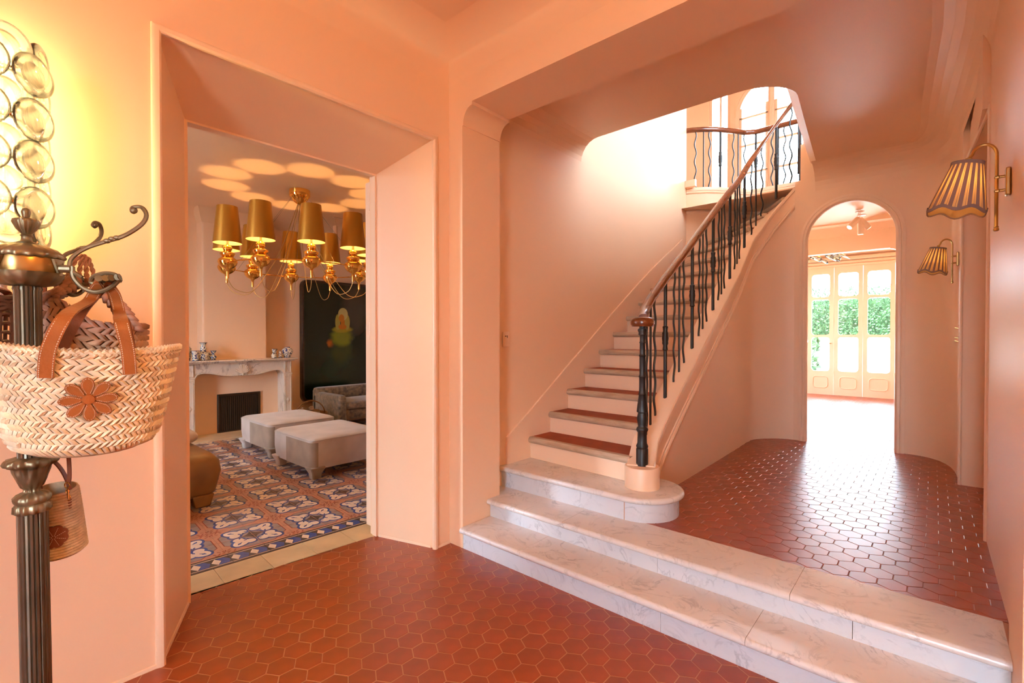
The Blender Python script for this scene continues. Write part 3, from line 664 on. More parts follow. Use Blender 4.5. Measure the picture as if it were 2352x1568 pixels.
def cement_tile():
    b = MB(); h = T / 2 - .0006; b.cur = 0
    tile_poly(b, [(-h, -h), (h, -h), (h, h), (-h, h)], 0, .005, .0012); z = [0]
    def put(mat, poly):
        z[0] += .00006; b.cur = mat
        P = [(T / 2 - p[0] * T, T / 2 - p[1] * T) for p in poly]
        for hp in ((1, 0, h - .001), (0, 1, h - .001), (-1, 0, h - .001), (0, -1, h - .001)):
            P = clip(P, hp)
            if len(P) < 3: return
        b.face([(p[0], p[1], z[0]) for p in P])
    oct_ = lambda k, c: [(0, 0), (k, 0), (k, c - k), (c - k, k), (0, k)]
    put(1, oct_(.915, 1.30)); put(2, oct_(.885, 1.262))
    lobe = lambda g: [ell(.46, .46, .29 + g, .20 + g, PI / 4), ell(.19, .47, .15 + g, .15 + g, .3), ell(.47, .19, .15 + g, .15 + g, .3)]
    for e in lobe(.075): put(3, e)
    put(5, [(0, 0), (.36, 0), (.20, .07), (.12, .12), (.07, .20), (0, .36)])
    for e in lobe(0): put(4, e)
    for c, a, s in (((.50, .50), PI / 4, 1), ((.27, .30), .4, .8), ((.40, .08), 1.2, .7)):
        put(3, [(c[0] + s * (x * math.cos(a) - y * math.sin(a)), c[1] + s * (x * math.sin(a) + y * math.cos(a))) for x, y in ((.13, 0), (.03, .05), (-.02, .02), (-.10, .012), (-.10, -.012), (-.02, -.02), (.03, -.05))])
    for c, rx, ry, a in (((.80, .97), .09, .022, .3), ((.90, .84), .07, .022, -.6), ((.97, .76), .06, .02, 1.4), ((.74, .86), .07, .02, .9), ((.86, .72), .07, .02, .5), ((.93, .93), .05, .022, .8)):
        put(1, ell(c[0], c[1], rx, ry, a, 8))
    return b
ct = cement_tile(); ctm = ct.mesh('cement_tile', CT, smooth=False, recalc=False)
cells = []
for i in range(-15, 22):
    for j in range(0, 22):
        p = SAL @ Vector(((i + .5) * T, (j + .5) * T, 0))
        if not (-1.45 < p.x < 4.85 and p.y < 7.08): continue
        Ml = SAL @ Matrix.Translation(((i + .5) * T, (j + .5) * T, 0)) @ Matrix.Rotation({(0, 0): 0, (1, 0): PI / 2, (1, 1): PI, (0, 1): -PI / 2}[(i % 2, j % 2)], 4, 'Z')
        pr = project(p); vis = pr and 428 < pr[0] < 850 and pr[1] < 1400
        cells.append((1 / pr[2] ** 3 if vis else 0, Ml))
cells.sort(key=lambda t: -t[0]); rest = MB()
for k, (a, Ml) in enumerate(cells):
    if a > 0 and k < 300: inst('cement_tile', ctm, fl_sa, Ml)
    else:
        st = len(rest.v); n0 = len(rest.v)
        for f, m in zip(ct.f, ct.m): rest.f.append(tuple(n0 + q for q in f)); rest.m.append(m)
        rest.v += ct.v; rest.xform(Ml, st)
stuff(rest.build('more_cement_tiles', CT, fl_sa, smooth=False, recalc=False))
def border_tile():
    b = MB(); W = .15; h = T / 2 - .0006; b.cur = 5; tile_poly(b, [(-h, -W + .0006), (h, -W + .0006), (h, -.0006), (-h, -.0006)], 0, .005, .0012)
    def put(mat, P, z): b.cur = mat; b.face([(p[0] * T - T / 2, p[1], z) for p in P])
    put(4, [(0.004, -.024), (.996, -.024), (.996, -.018), (0.004, -.018)], .00005); put(4, [(0.004, -.128), (.996, -.128), (.996, -.122), (0.004, -.122)], .00005)
    for k in (0, 1):
        x = .5 * k
        put(4, [(x + .02, -.075), (x + .14, -.032), (x + .27, -.072), (x + .15, -.116)], .0001)
        put(3, [(x + .15, -.032), (x + .37, -.032), (x + .50, -.072), (x + .28, -.072)], .00012)
        put(3, [(x + .28, -.072), (x + .50, -.072), (x + .42, -.116), (x + .16, -.116)], .00011)
    return b
btm = border_tile().mesh('border_tile', CT, smooth=False, recalc=False)
for i in range(-12, 20): inst('border_tile', btm, fl_sa, SAL @ Matrix.Translation(((i + .5) * T, 0, 0)))
STONE = M('cream_threshold_stone', (.62, .45, .24), .45, var=(7, .1))
for i in range(-2, 5):
    m = MB(); tile_poly(m, [(i * .235 - .1, -.375), (i * .235 + .133, -.375), (i * .235 + .133, -.152), (i * .235 - .1, -.152)], 0, .005, .0015)
    m.xform(SAL); P = m
    m.build('threshold_slab', STONE, fl_sa, angle=20)

# ================================================================== marble steps
def slab_tread(parent, x0, x1, ya, yb, z, th=.032):
    """marble tread slab with a bullnosed front at x0"""
    r = th / 2
    prof = [(x1, z - th), (x1, z)] + [(x0 + r - r * math.sin(math.radians(t)), z - r + r * math.cos(math.radians(t))) for t in range(0, 181, 18)]
    b = MB(); b.extr(prof, lambda p, t: (p[0], t, p[1]), ya + .0008, yb - .0008); return b.build('tread_slab', MARB, parent, angle=30)
def slab_riser(parent, x, ya, yb, z0_, z1_):
    b = MB(); b.box(x, ya + .001, z0_, x + .03, yb - .001, z1_); return b.build('riser_slab', MARB_RISER, parent, smooth=False)
st1 = empty('marble_step', (1.93, .95, 0)); tag(st1, 'lowest veined white marble step rising from the terracotta floor', 'step', 'wide marble entrance steps')
for ya, yb in ((-.19, .52), (.52, 1.62), (1.62, 2.08)): loc(slab_tread(st1, 1.898, 2.165, ya, yb, .127), st1)
for ya, yb in ((-.19, .86), (.86, 2.08)): loc(slab_riser(st1, 1.93, ya, yb, -.003, .096), st1)
b = MB(); b.box(1.96, -.188, 0, 2.15, 2.078, .094); loc(b.build('core', GROUT, st1, smooth=False), st1)
st2 = empty('marble_step', (2.16, .95, .127)); tag(st2, 'second white marble step level with the raised hall floor', 'step', 'wide marble entrance steps')
for ya, yb in ((-.19, .42), (.42, 1.52), (1.52, 2.08)): loc(slab_tread(st2, 2.128, 2.425, ya, yb, ZF), st2)
b = MB(); b.box(2.252, 2.078, ZF - .03, 2.425, 2.2, ZF); loc(b.build('tread_slab', MARB, st2, smooth=False), st2)
for ya, yb in ((-.19, .22), (.22, .98), (.98, 1.83), (1.83, 2.08)): loc(slab_riser(st2, 2.16, ya, yb, .125, ZF - .031), st2)
# bullnose bottom stair
NX, NY = 2.60, 1.275
st3 = empty('marble_step', (2.45, 1.6, ZF)); tag(st3, 'marble bottom stair step with rounded end carrying the newel', 'step')
def bull(r): return [(NX - r, 2.2)] + [(NX - r * math.cos(math.radians(t)), NY - r * math.sin(math.radians(t))) for t in range(0, 181, 10)] + [(NX + r, 1.33)] + [(2.70, 1.40), (2.70, 2.2)]
b = MB(); b.prism(bull(.205), ZF - .002, .345); loc(b.build('riser_body', MARB_RISER, st3, angle=30), st3)
tz = .375; th = .034; b = MB(); rr = th / 2
rings = [[(x, y, tz - rr + rr * math.cos(math.radians(t))) for x, y in bull(.205 + .012 + rr * math.sin(math.radians(t)))] for t in range(0, 181, 18)]
b.loft(rings, True, True); loc(b.build('tread_slab', MARB, st3, angle=40), st3)
for (xa, ya, xb, yb) in ((NX - .2057, NY + .002, NX - .2057, NY + .006),):
    b = MB(); b.box(xa - .0006, ya, ZF, xb + .0006, yb, .343); loc(b.build('joint', GROUT, st3, smooth=False), st3)
# pink pedestal under the newel
b = MB(); b.lathe([(.099, tz), (.099, .492), (.0955, .4975), (.02, .4985)], 40, (NX, NY, 0)); pdst = b.build('newel_pedestal', PAINT_GLOSS, angle=40); tag(pdst, 'short round peach plinth under the black newel', 'plinth')

# ================================================================== staircase
stair = empty('staircase', (3.0, 1.8, tz)); tag(stair, 'stair with terracotta treads, oak nosings and peach risers winding upward', 'staircase')
OX = {1: (2.665, 2.2), 2: (2.903, 2.2), 3: (3.14, 2.2), 4: (3.385, 2.2), 5: (3.625, 2.2), 6: (3.865, 2.2), 7: (4.115, 2.2), 8: (4.365, 2.2), 9: (4.625, 2.2), 10: (4.90, 2.2), 11: (5.19, 2.2), 12: (5.47, 2.2), 13: (5.71, 2.02), 14: (5.92, 1.82), 15: (6.165, 1.63), 16: (6.172, 1.30), 17: (6.172, 1.0), 18: (6.172, .7)}
IS = {1: 2.665, 2: 2.903, 3: 3.14, 4: 3.385, 5: 3.625, 6: 3.865, 7: 4.11, 8: 4.34, 9: 4.56, 10: 4.75, 11: 4.91, 12: 5.04, 13: 5.17, 14: 5.30, 15: 5.43, 16: 5.56, 17: 5.70, 18: 5.85}
IN = offset(resample([p for p in STR] + [(5.345, .5)], .05), .146); INS = slen(resample([p for p in STR] + [(5.345, .5)], .05))
def inpt(s):
    for i in range(len(IN) - 1):
        if s <= INS[i + 1] or i == len(IN) - 2:
            t = (s - INS[i]) / (INS[i + 1] - INS[i]); return (IN[i][0] + (IN[i + 1][0] - IN[i][0]) * t, IN[i][1] + (IN[i + 1][1] - IN[i][1]) * t)
RISE = .152
for n in range(1, 18):
    z = tz + RISE * n; O, I = Vector((*OX[n], 0)), Vector((*inpt(IS[n]), 0)); O2, I2 = Vector((*OX[n + 1], 0)), Vector((*inpt(IS[n + 1]), 0))
    d = (O - I).normalized(); back = Vector((d.y, -d.x, 0));
    if back.dot((O2 + I2) - (O + I)) < 0: back = -back
    # nosing: rounded oak strip
    r = .022; w = .05; b = MB()
    prof = [(w, -.044), (w, .0), (r * .6, 0)] + [(r - r * math.cos(math.radians(t)), -r + r * math.sin(math.radians(t))) for t in (60, 30, 0, -30, -60)] + [(.012, -.036), (.022, -.044)]
    b.add([tuple(O + back * p[0] + Vector((0, 0, z + p[1]))) for p in prof] + [tuple(I + back * p[0] + Vector((0, 0, z + p[1]))) for p in prof],
          [tuple(range(len(prof))), tuple(range(2 * len(prof) - 1, len(prof) - 1, -1))] + [(i, len(prof) + i, len(prof) + (i + 1) % len(prof), (i + 1) % len(prof)) for i in range(len(prof))])
    q = [O + back * w, I + back * w, I2 + (I2 - I).normalized() * .03, O2 + (O2 - O).normalized() * .03]
    t_ = MB(); t_.prism([(p.x, p.y) for p in q], z - .04, z - .001)
    tr = loc(t_.build('tread', TERRA_DRY, stair, smooth=False), stair)
    b.build('nosing', OAK, tr, angle=40)
    b = MB(); q = [O + back * .026, I + back * .026, I + back * .045, O + back * .045]
    b.prism([(p.x, p.y) for p in q], z - RISE - .01, z - .038); loc(b.build('riser', PAINT_GLOSS, stair, smooth=False), stair)
# slanted skirting board on the left wall
pts = [(2.44, .376), (2.44, .55)]; line = [(OX[n][0], tz + RISE * n + .17) for n in range(1, 13)]
low = [(OX[n][0], tz + RISE * (n - 1) - .0) for n in range(12, 0, -1)]
b = MB(); poly = [(2.44, .376), (2.44, .56)] + line + [(5.6, line[-1][1] + .05), (5.6, low[0][1])] + low
for (xa, za), (xb, zb) in zip([(2.44, .56)] + line, line): b.hexa([(xa, 2.186, za - .5), (xb, 2.186, zb - .5), (xb, 2.2, zb - .5), (xa, 2.2, za - .5)], [(xa, 2.186, za), (xb, 2.186, zb), (xb, 2.2, zb), (xa, 2.2, za)])
struct(b.build('baseboard_stair', PAINT_GLOSS, smooth=False), 'slanted peach skirting along the stair wall')

# ================================================================== railings
def knop(b, x, y, z, r):
    b.lathe([(r, -.085), (r * 1.5, -.078), (r * 1.35, -.068), (r * 1.2, -.05), (r * 1.75, -.032), (r * 1.55, -.026), (r * 1.8, 0), (r * 1.55, .026), (r * 1.75, .032), (r * 1.2, .05), (r * 1.35, .068), (r * 1.5, .078), (r, .085)], 10, (x, y, z))
def baluster(parent, kind, x, y, z0_, z1_, tang=(1, 0), ph=0):
    b = MB()
    if kind == 't':
        b.tube([(x, y, z0_), (x, y, z1_)], .0125, 8); knop(b, x, y, z0_ + (z1_ - z0_) * .52, .0125)
    elif kind == 's': b.tube([(x, y, z0_), (x, y, z1_)], .0075, 6)
    else:
        n = 36; H = z1_ - z0_
        b.tube([(x + tang[0] * .011 * math.sin(ph + 2 * PI * (z1_ - (z0_ + H * i / n)) / .205), y + tang[1] * .011 * math.sin(ph + 2 * PI * (z1_ - (z0_ + H * i / n)) / .205), z0_ + H * i / n) for i in range(n + 1)], .0075, 6)
    return b.build('baluster', IRON, parent, angle=50)
rail = empty('stair_railing', (NX, NY, .497)); tag(rail, 'stair railing with mahogany handrail and black wavy iron balusters', 'railing')
seq = [(2.87, 'w'), (2.95, 's'), (3.02, 'w'), (3.187, 't'), (3.339, 'w'), (3.427, 's'), (3.508, 'w'), (3.673, 't'), (3.818, 'w'), (3.893, 's'), (3.972, 'w'), (4.129, 't'), (4.268, 'w'), (4.342, 's'), (4.415, 'w'), (4.57, 't'), (4.708, 'w'), (4.779, 's'), (4.852, 'w'), (5.005, 't'), (5.17, 'w'), (5.245, 's'), (5.32, 'w'), (5.46, 't'), (5.585, 'w'), (5.65, 's'), (5.72, 'w'), (5.86, 't')]
for i, (s, k) in enumerate(seq):
    p = balpt(s); q = balpt(s + .02); tn = Vector((q[0] - p[0], q[1] - p[1])).normalized()
    loc(baluster(rail, k, p[0], p[1], interp(CAP, s) - .005, interp(RAIL, s) - .03, tn, PI if i % 4 == 2 else 0), rail)
hp = []
s = 2.60
while s < 6.05:
    p = balpt(s); hp.append((p[0], p[1], interp(RAIL, s))); s += .05
# smooth the rail heights
for it in range(4):
    hp = [hp[0]] + [(hp[i][0], hp[i][1], (hp[i - 1][2] + 2 * hp[i][2] + hp[i + 1][2]) / 4) for i in range(1, len(hp) - 1)] + [hp[-1]]
b = MB(); rp = [(-.030, -.012), (-.031, .004), (-.024, .020), (-.010, .028), (.010, .028), (.024, .020), (.031, .004), (.030, -.012), (.022, -.022), (.012, -.026), (-.012, -.026), (-.022, -.022)]
b.sweep(rp, hp); hr = loc(b.build('handrail', MAHOG, rail, angle=50), rail)
b = MB(); b.lathe([(.02, -.030), (.060, -.028), (.068, -.016), (.069, 0), (.064, .014), (.05, .024), (.02, .028)], 28, (NX, NY, 1.335)); b.build('handrail_volute', MAHOG, hr)
b = MB(); zz = .4975
np_ = [(.0375, 0), (.0375, .10), (.034, .104), (.036, .112), (.038, .118), (.030, .135), (.028, .20), (.034, .208), (.038, .218), (.034, .228), (.026, .236), (.028, .25), (.033, .285), (.030, .30), (.026, .318), (.035, .324), (.033, .34), (.022, .425), (.026, .43), (.022, .438), (.020, .45), (.020, .53), (.024, .535), (.020, .542), (.018, .55), (.018, .655), (.022, .66), (.018, .667), (.0165, .675), (.0165, .735), (.020, .74), (.0165, .747), (.0165, .78), (.026, .788), (.024, .80), (.030, .812), (.028, .822), (.020, .826), (.020, .84)]
b.lathe([(r * .92, z * (1.31 - zz) / .84) for r, z in np_], 20, (NX, NY, zz), mod=lambda a, z: 1 + .05 * math.cos(8 * a) * (1 if .2 < z < .78 else 0))
loc(b.build('newel_post', IRON, rail, angle=50), rail)

lrail = empty('landing_railing', (5.9, 1.83, 2.985)); tag(lrail, 'curved landing railing with wavy iron balusters at the stair top', 'railing')
GP = resample(offset(GAL, .05), .03); GS = slen(GP)
s = GS[0] + .12; i = 0; pat = ['w', 's', 'w', 't']
while s < GS[-1] - .1:
    j = max(k for k in range(len(GS)) if GS[k] <= s); p = GP[j]; q = GP[min(j + 1, len(GP) - 1)]; tn = Vector((q[0] - p[0], q[1] - p[1])).normalized()
    loc(baluster(lrail, pat[i % 4], p[0], p[1], 2.98, 3.66, tn, PI if i % 4 == 2 else 0), lrail); s += .078 if i % 4 in (0, 1) else .15; i += 1
b = MB(); b.sweep(rp, [(p[0], p[1], 3.675) for p in GP]); loc(b.build('handrail', MAHOG, lrail, angle=50), lrail)
# square newel block at the end of the landing wall
b = MB(); b.box(5.555, 2.08, 2.98, 5.605, 2.2, 3.06); struct(b.build('trim_11', PAINT_GLOSS, bevel=.004), 'small raised block where the landing wall meets the stair wall')
# ================================================================== hall fittings
def point(parent, p, w, col, r=.02):
    l = bpy.data.lights.new('lamp_light', 'POINT'); l.energy = w; l.color = col; l.shadow_soft_size = r
    o = bpy.data.objects.new('lamp_light', l); COL.objects.link(o); o.parent = parent; o.location = p; return o
WARM = (1, .60, .22)
MAUVE = fabric_shade('mauve_pleat_fabric', (.46, .30, .26), (.10, .045, .02)); LINING = fabric_shade('cream_lamp_lining', (.66, .42, .20), (.72, .42, .15))
BULB = emit('lit_bulb', (1, .62, .22), 14)
def sconce(x, y, label):
    s = empty('wall_lamp', (x, y, 1.81)); tag(s, label, 'lamp', 'brass wall lamps with pleated shades')
    b = MB(); b.box(-.018, 0, -.05, .018, .014, .05); b.build('backplate', BRASS, s, bevel=.004)
    for z in (-.028, .022): b = MB(); b.lathe([(.005, .012), (.005, .028), (.0075, .031), (.0075, .040), (.003, .043)], 10, (0, 0, z), Matrix.Rotation(-PI / 2, 4, 'X')); b.build('standoff', BRASS, s)
    b = MB(); pth = [(0, .036, -.165), (0, .036, 0), (0, .036, .10)] + [(0, .036 + .034 * (1 - math.cos(math.radians(t))), .105 + .045 * math.sin(math.radians(t))) for t in range(10, 161, 15)] + [(0, .112, .105)]
    b.tube(smoothpath(pth, 3), .0055, 8); b.build('arm', BRASS, s)
    b = MB(); b.lathe([(.005, -.175), (.0085, -.172), (.0085, -.165), (.006, -.163), (.0085, -.16), (.005, -.156)], 10, (0, .036, 0)); b.build('finial', BRASS, s)
    T_ = Matrix.Translation((0, .112, .10)) @ Matrix.Rotation(math.radians(10), 4, 'X')
    b = MB(); b.lathe([(.006, .012), (.011, .008), (.008, 0), (.012, -.006), (.012, -.02), (.009, -.05)], 12); b.xform(T_); b.build('lamp_holder', BRASS, s)
    n = 160; H = .175; r0, r1 = .045, .086
    sc = lambda a, z: 1 + .03 * abs(math.sin(4 * a)) * (-z / H) ** 3 if z < 0 else 1
    def wall(rad, name, mat, stripes=None):
        b = MB(); rows = 6
        for i in range(rows):
            for k in range(n):
                ph = (k % 8)
                if stripes and ph not in (0, 1, 2, 3, 6): continue
                q = []
                for (kk, ii) in ((k, i), (k + 1, i), (k + 1, i + 1), (k, i + 1)):
                    a = 2 * PI * kk / n; t = ii / rows
                    if stripes:   # pleat fans out towards the hem
                        c = 2 * PI * (8 * (k // 8) + 1.0 + (5.4 if ph == 6 else 0)) / n; a = c + (a - c) * ((1.25 if ph != 6 else .5) - (.30 if ph != 6 else .1) * t)
                    rr = (r0 + (r1 - r0) * t) * (1 + .035 * math.cos(6 * a) * t ** 2) + rad; zz = -.012 - H * t - .008 * math.cos(6 * a) * t ** 3
                    q.append((rr * math.cos(a), rr * math.sin(a), zz))
                b.face(q)
        b.xform(T_); return b.build(name, mat, s, recalc=False)
    sh = wall(0, 'shade_lining', LINING); pl = wall(.0018, 'shade_pleats', MAUVE, True)
    for t, nm in ((0, 'top_binding'), (1, 'hem_binding')):
        ring = []
        for k in range(48):
            a = 2 * PI * k / 48; rr = (r0 + (r1 - r0) * t) * (1 + .035 * math.cos(6 * a) * t ** 2) + .002; ring.append((rr * math.cos(a), rr * math.sin(a), -.012 - H * t - .008 * math.cos(6 * a) * t ** 3))
        b = MB(); b.sweep([(-.0015, -.006), (.0015, -.006), (.0015, .006), (-.0015, .006)], ring, closed=True); b.xform(T_); b.build(nm, MAUVE, s)
    b = MB(); b.sphere((0, 0, -.085), .022, 12, 8, (1, 1, 1.3)); b.xform(T_); b.build('bulb', BULB, s)
    point(s, T_ @ Vector((0, 0, -.085)), 11, WARM, .02)
sconce(2.50, -.203, 'brass wall lamp with mauve pleated shade on the near right pier')
sconce(4.75, -.129, 'smaller looking brass pleated wall lamp close to the arch')
# switches and sockets
def plate(name, label, c, n, w, h, toggles):
    p = empty(name, c); tag(p, label, 'switch'); p.rotation_euler = (0, 0, math.atan2(n[1], n[0]) - PI / 2)
    b = MB(); b.box(-w / 2, 0, -h / 2, w / 2, .008, h / 2); b.build('plate', PAINT_GLOSS, p, bevel=.002)
    for z in toggles: b = MB(); b.tube([(0, .006, z), (0, .026, z + .006)], .003, 6); b.build('toggle', BRASS, p)
plate('light_switch', 'upper small peach wall switch beside the recessed door', (4.60, -.133, 1.305), (0, 1), .045, .055, [0])
plate('light_switch', 'lower peach wall switch with two toggles beside the recessed door', (4.60, -.133, 1.225), (0, 1), .045, .055, [-.012, .012])
so = empty('wall_socket', (2.42, 2.186, 1.23)); tag(so, 'small peach socket plate on the stair wall by the pier', 'socket'); so.rotation_euler = (0, 0, PI)
b = MB(); b.box(-.03, 0, -.05, .03, .008, .05); b.build('plate', PAINT_GLOSS, so, bevel=.002)
b = MB(); b.lathe([(.004, .0), (.004, .004)], 8, (-.01, .008, .01), None); b.box(-.012, .008, .018, -.004, .011, .024); b.box(.004, .008, .018, .012, .011, .024); b.build('sockets', BLACK, so)
# three-headed ceiling spotlight beyond the arch
sp = empty('ceiling_spotlight', (6.9, .68, 2.75)); tag(sp, 'peach ceiling spotlight with three tilted cylinder heads beyond the arch', 'lamp')
for i, z in enumerate((-.012, -.05, -.088)):
    b = MB(); b.lathe([(.028, 0), (.045, -.004), (.045, -.014), (.028, -.018)], 20, (.02 * i, -.015 * i, z + .014)); b.build('disc', PAINT_GLOSS, sp)
b = MB()
for k in range(3): b.tube([(.01 + .012 * k, -.01 * k, 0), (.01 + .012 * k, -.01 * k, -.14)], .003, 6)
b.build('rod', PAINT_GLOSS, sp)
for k, (dx, dy, dz) in enumerate(((-.55, .55, -.75), (.35, -.60, -.75), (.15, 0, -1))):
    d = Vector((dx, dy, dz)).normalized(); p0 = Vector((.01 + .012 * k, -.01 * k, -.125 - .03 * (k == 2)))
    h = MB(); h.tube([p0, p0 + d * .15], .032, 16); hd = h.build('spot_head', PAINT_GLOSS, sp)
    h = MB(); h.tube([p0 + d * .1495, p0 + d * .152], .026, 16); h.build('lens', emit('spot_lens', (1, .85, .6), 6), hd)
# gilded ceiling lamp in the sun room
gl = empty('ceiling_lamp', (9.05, 1.28, 2.60)); tag(gl, 'wide gold and clear glass disc ceiling lamp in the sun room', 'lamp')
GLD = lens_glass('clear_disc_glass', (1, .97, .9), (.9, .8, .6))
b = MB(); b.lathe([(.30, 0), (.32, -.01), (.30, -.03), (.05, -.035)], 32); b.build('gold_plate', GOLD, gl)
for i in range(16):
    a = i * 2.4; r = .12 + .055 * (i % 5); b = MB()
    b.lathe([(.01, -.012), (.06, -.008), (.07, 0), (.06, .008), (.01, .012)], 16, (r * math.cos(a) * 1.2, r * math.sin(a), -.075 - .02 * (i % 3)), Matrix.Rotation(.5, 4, 'X') @ Matrix.Rotation(.4 * math.cos(a), 4, 'Y')); b.build('glass_disc', GLD, gl)

# unseen ceiling lamp added behind the viewer for warm light in the hall
hl = empty('ceiling_lamp', (.45, -.95, 2.95)); tag(hl, 'added opal bowl ceiling lamp warming the lower hall, out of the picture', 'lamp')
b = MB(); b.lathe([(.06, 0), (.07, -.01), (.06, -.03), (.012, -.04), (.012, -.10)], 24); b.build('ceiling_rose', BRASS, hl)
b = MB(); b.lathe([(.16, -.10), (.162, -.104), (.14, -.15), (.09, -.19), (.02, -.205)], 32); b.build('bowl', lens_glass('opal_bowl', (1, .8, .5), (1, .75, .42), .5, .5), hl)
point(hl, (0, 0, -.26), 28, (1, .54, .13), .09)

# ================================================================== garden
LEAF = M('hedge_leaf', (.022, .070, .018), .8, objvar=.1, var=(2.5, .45))
def foliage(parent, box, n, size, core=True):
    b = MB(); x0, x1, y0_, y1_, z0_, z1_ = box
    for i in range(n):
        f = rnd.random(); p = Vector((x0 + (x1 - x0) * rnd.random() ** 2, rnd.uniform(y0_, y1_), z0_ + (z1_ - z0_) * rnd.random() ** .8)); p.x += .35 * math.sin(p.y * 2.1) * math.sin(p.z * 1.7 + 1)
        d = Vector((rnd.uniform(-1, .3), rnd.uniform(-1, 1), rnd.uniform(-1, 1))).normalized(); e = d.orthogonal().normalized() * rnd.uniform(.4, .6); s = size * rnd.uniform(.6, 1.3)
        b.add([p - d * s, p + e * s, p + d * s, p - e * s + Vector((0, 0, -s * .2))], [(0, 1, 2, 3)])
    if core: b.box(x1 - .2, y0_, z0_, x1 + .4, y1_, z1_ - .3)
    b.build('foliage', LEAF, parent, smooth=False, recalc=False)
hd = empty('hedge', (15.1, 2, 0)); tag(hd, 'tall clipped green hedge behind the white garden wall', 'hedge')
foliage(hd, (.0, .9, -4.5, 4.5, .2, 2.55), 26000, .04)
for y in (-5, -2, 1, 4): b = MB(); b.tube([(.3, y, -.02), (.3, y + .1, 1.5)], .06, 8); b.build('trunk', M('bark', (.12, .07, .04), .9), hd)
sh = empty('shrub', (11.4, 2.02, ZF - .06)); tag(sh, 'leafy garden shrub seen through the left lower door pane', 'shrub')
foliage(sh, (-.1, .2, -.28, .12, .1, 1.05), 260, .07, False); b = MB(); b.tube([(0, -.05, 0), (.02, -.05, .7)], .015, 6); b.build('stem', M('stem', (.12, .10, .04), .9), sh)

# ================================================================== salon
# ---- fireplace
fp = empty('fireplace', (2.335, 6.75, 0)); tag(fp, 'veined marble fireplace surround with shell carving and dark fire opening', 'fireplace')
def F(b, name, mat, **k): return loc(b.build(name, mat, fp, **k), fp)
b = MB(); b.box(1.69, 6.60, .918, 2.99, 6.90, .935); b.box(1.66, 6.57, .935, 3.02, 6.90, .955); F(b, 'mantel_shelf', MARB_PINK, bevel=.006)
xs = [1.81 + (2.857 - 1.81) * i / 40 for i in range(41)]
def under(x):
    u = abs(x - 2.335) / .5235; side = .79 if x > 2.335 else .785
    if u > .82: return .735 + (.795 - .735) * math.sqrt(max(0, 1 - ((u - .82) / .18) ** 2))
    return .795 - .045 * (1 - math.cos(PI * min(1, (.82 - u) / .55))) / 2
b = MB()
for a, c in zip(xs, xs[1:]):
    b.add([(a, 6.65, under(a)), (c, 6.65, under(c)), (c, 6.65, .918), (a, 6.65, .918), (a, 6.86, under(a)), (c, 6.86, under(c)), (c, 6.86, .918), (a, 6.86, .918)], [(0, 1, 2, 3), (4, 7, 6, 5), (0, 4, 5, 1)])
fz = F(b, 'frieze', MARB_PINK, angle=30)
b = MB(); b.sweep([(-.007, -.004), (-.004, .012), (.005, .012), (.009, .002), (.008, -.004)], [(x, 6.65, under(x) + .008) for x in xs], up=(0, -1, 0)); b.build('edge_moulding', MARB_PINK, fz)
for x0, x1 in ((1.70, 1.81), (2.857, 2.967)):
    b = MB(); b.box(x0, 6.64, .02, x1, 6.88, .735); lg = F(b, 'leg', MARB_PINK, bevel=.003)
    b = MB(); b.box(x0 - .008, 6.632, .735, x1 + .008, 6.88, .748); b.box(x0, 6.645, .748, x1, 6.88, .918); F(b, 'capital', MARB_PINK, bevel=.003)
    for za, zb in ((.12, .71), (.765, .905)):
        b = MB(); b.sweep([(-.004, -.002), (0, .006), (.004, -.002)], [(x0 + .018, 6.64, za), (x1 - .018, 6.64, za), (x1 - .018, 6.64, zb), (x0 + .018, 6.64, zb)], up=(0, -1, 0), closed=True); b.build('panel_edge', MARB_PINK, lg)
    xm = (x0 + x1) / 2; b = MB(); b.add([(xm, 6.64, .34), (xm + .03, 6.64, .38), (xm, 6.64, .42), (xm - .03, 6.64, .38), (xm, 6.625, .38)], [(0, 1, 4), (1, 2, 4), (2, 3, 4), (3, 0, 4)]); b.build('diamond', MARB_PINK, lg, smooth=False)
    b = MB(); b.box(x0 - .012, 6.625, .02, x1 + .012, 6.88, .10); F(b, 'plinth', MARB_PINK, bevel=.004)
b = MB(); n = 11
for k in range(n):
    a = math.radians(-78 + 156 * k / (n - 1)); tip = Vector((2.335 + .085 * math.sin(a), 6.632, .80 + .095 * math.cos(a))); b.tube([(2.335, 6.635, .775), (2.335 + .045 * math.sin(a), 6.62, .785 + .05 * math.cos(a)), tip], [.006, .011, .012], 6)
for s in (-1, 1): b.tube([(2.335 + s * (.02 + .03 * t / 10 + .035 * math.cos(t * .9) * (1 - t / 9)), 6.638, .77 + .03 * math.sin(t * .9) * (1 - t / 9)) for t in range(9)], .008, 6)
b.sphere((2.335, 6.63, .765), .018, 8, 6); fsh = F(b, 'shell_carving', MARB_PINK)
b = MB(); b.box(1.80, 6.84, .02, 2.87, 6.88, .90); b.box(1.9, 6.80, .45, 2.8, 6.81, .46); b2 = MB(); b2.box(1.80, 6.84, .02, 2.87, 6.88, .90); F(b2, 'infill_panel', PAINT, smooth=False)
DKIRON = M('dark_grate_iron', (.05, .028, .015), .45, .4)
b = MB(); b.sweep([(0, 0), (.0, .02), (.018, .026), (.03, .014), (.03, 0)], [(2.135, 6.84, .035), (2.135, 6.84, .48), (2.595, 6.84, .48), (2.595, 6.84, .035)][::-1], up=(0, -1, 0), closed=True); F(b, 'grate_frame', DKIRON)
b = MB(); b.box(2.135, 6.829, .035, 2.595, 6.842, .48); F(b, 'fire_back', M('soot', (.006, .004, .003), .5), smooth=False)
for k in range(18): b = MB(); x = 2.16 + .41 * k / 17; b.tube([(x, 6.826, .045), (x, 6.826, .47)], .007, 6); F(b, 'grate_rib', DKIRON)
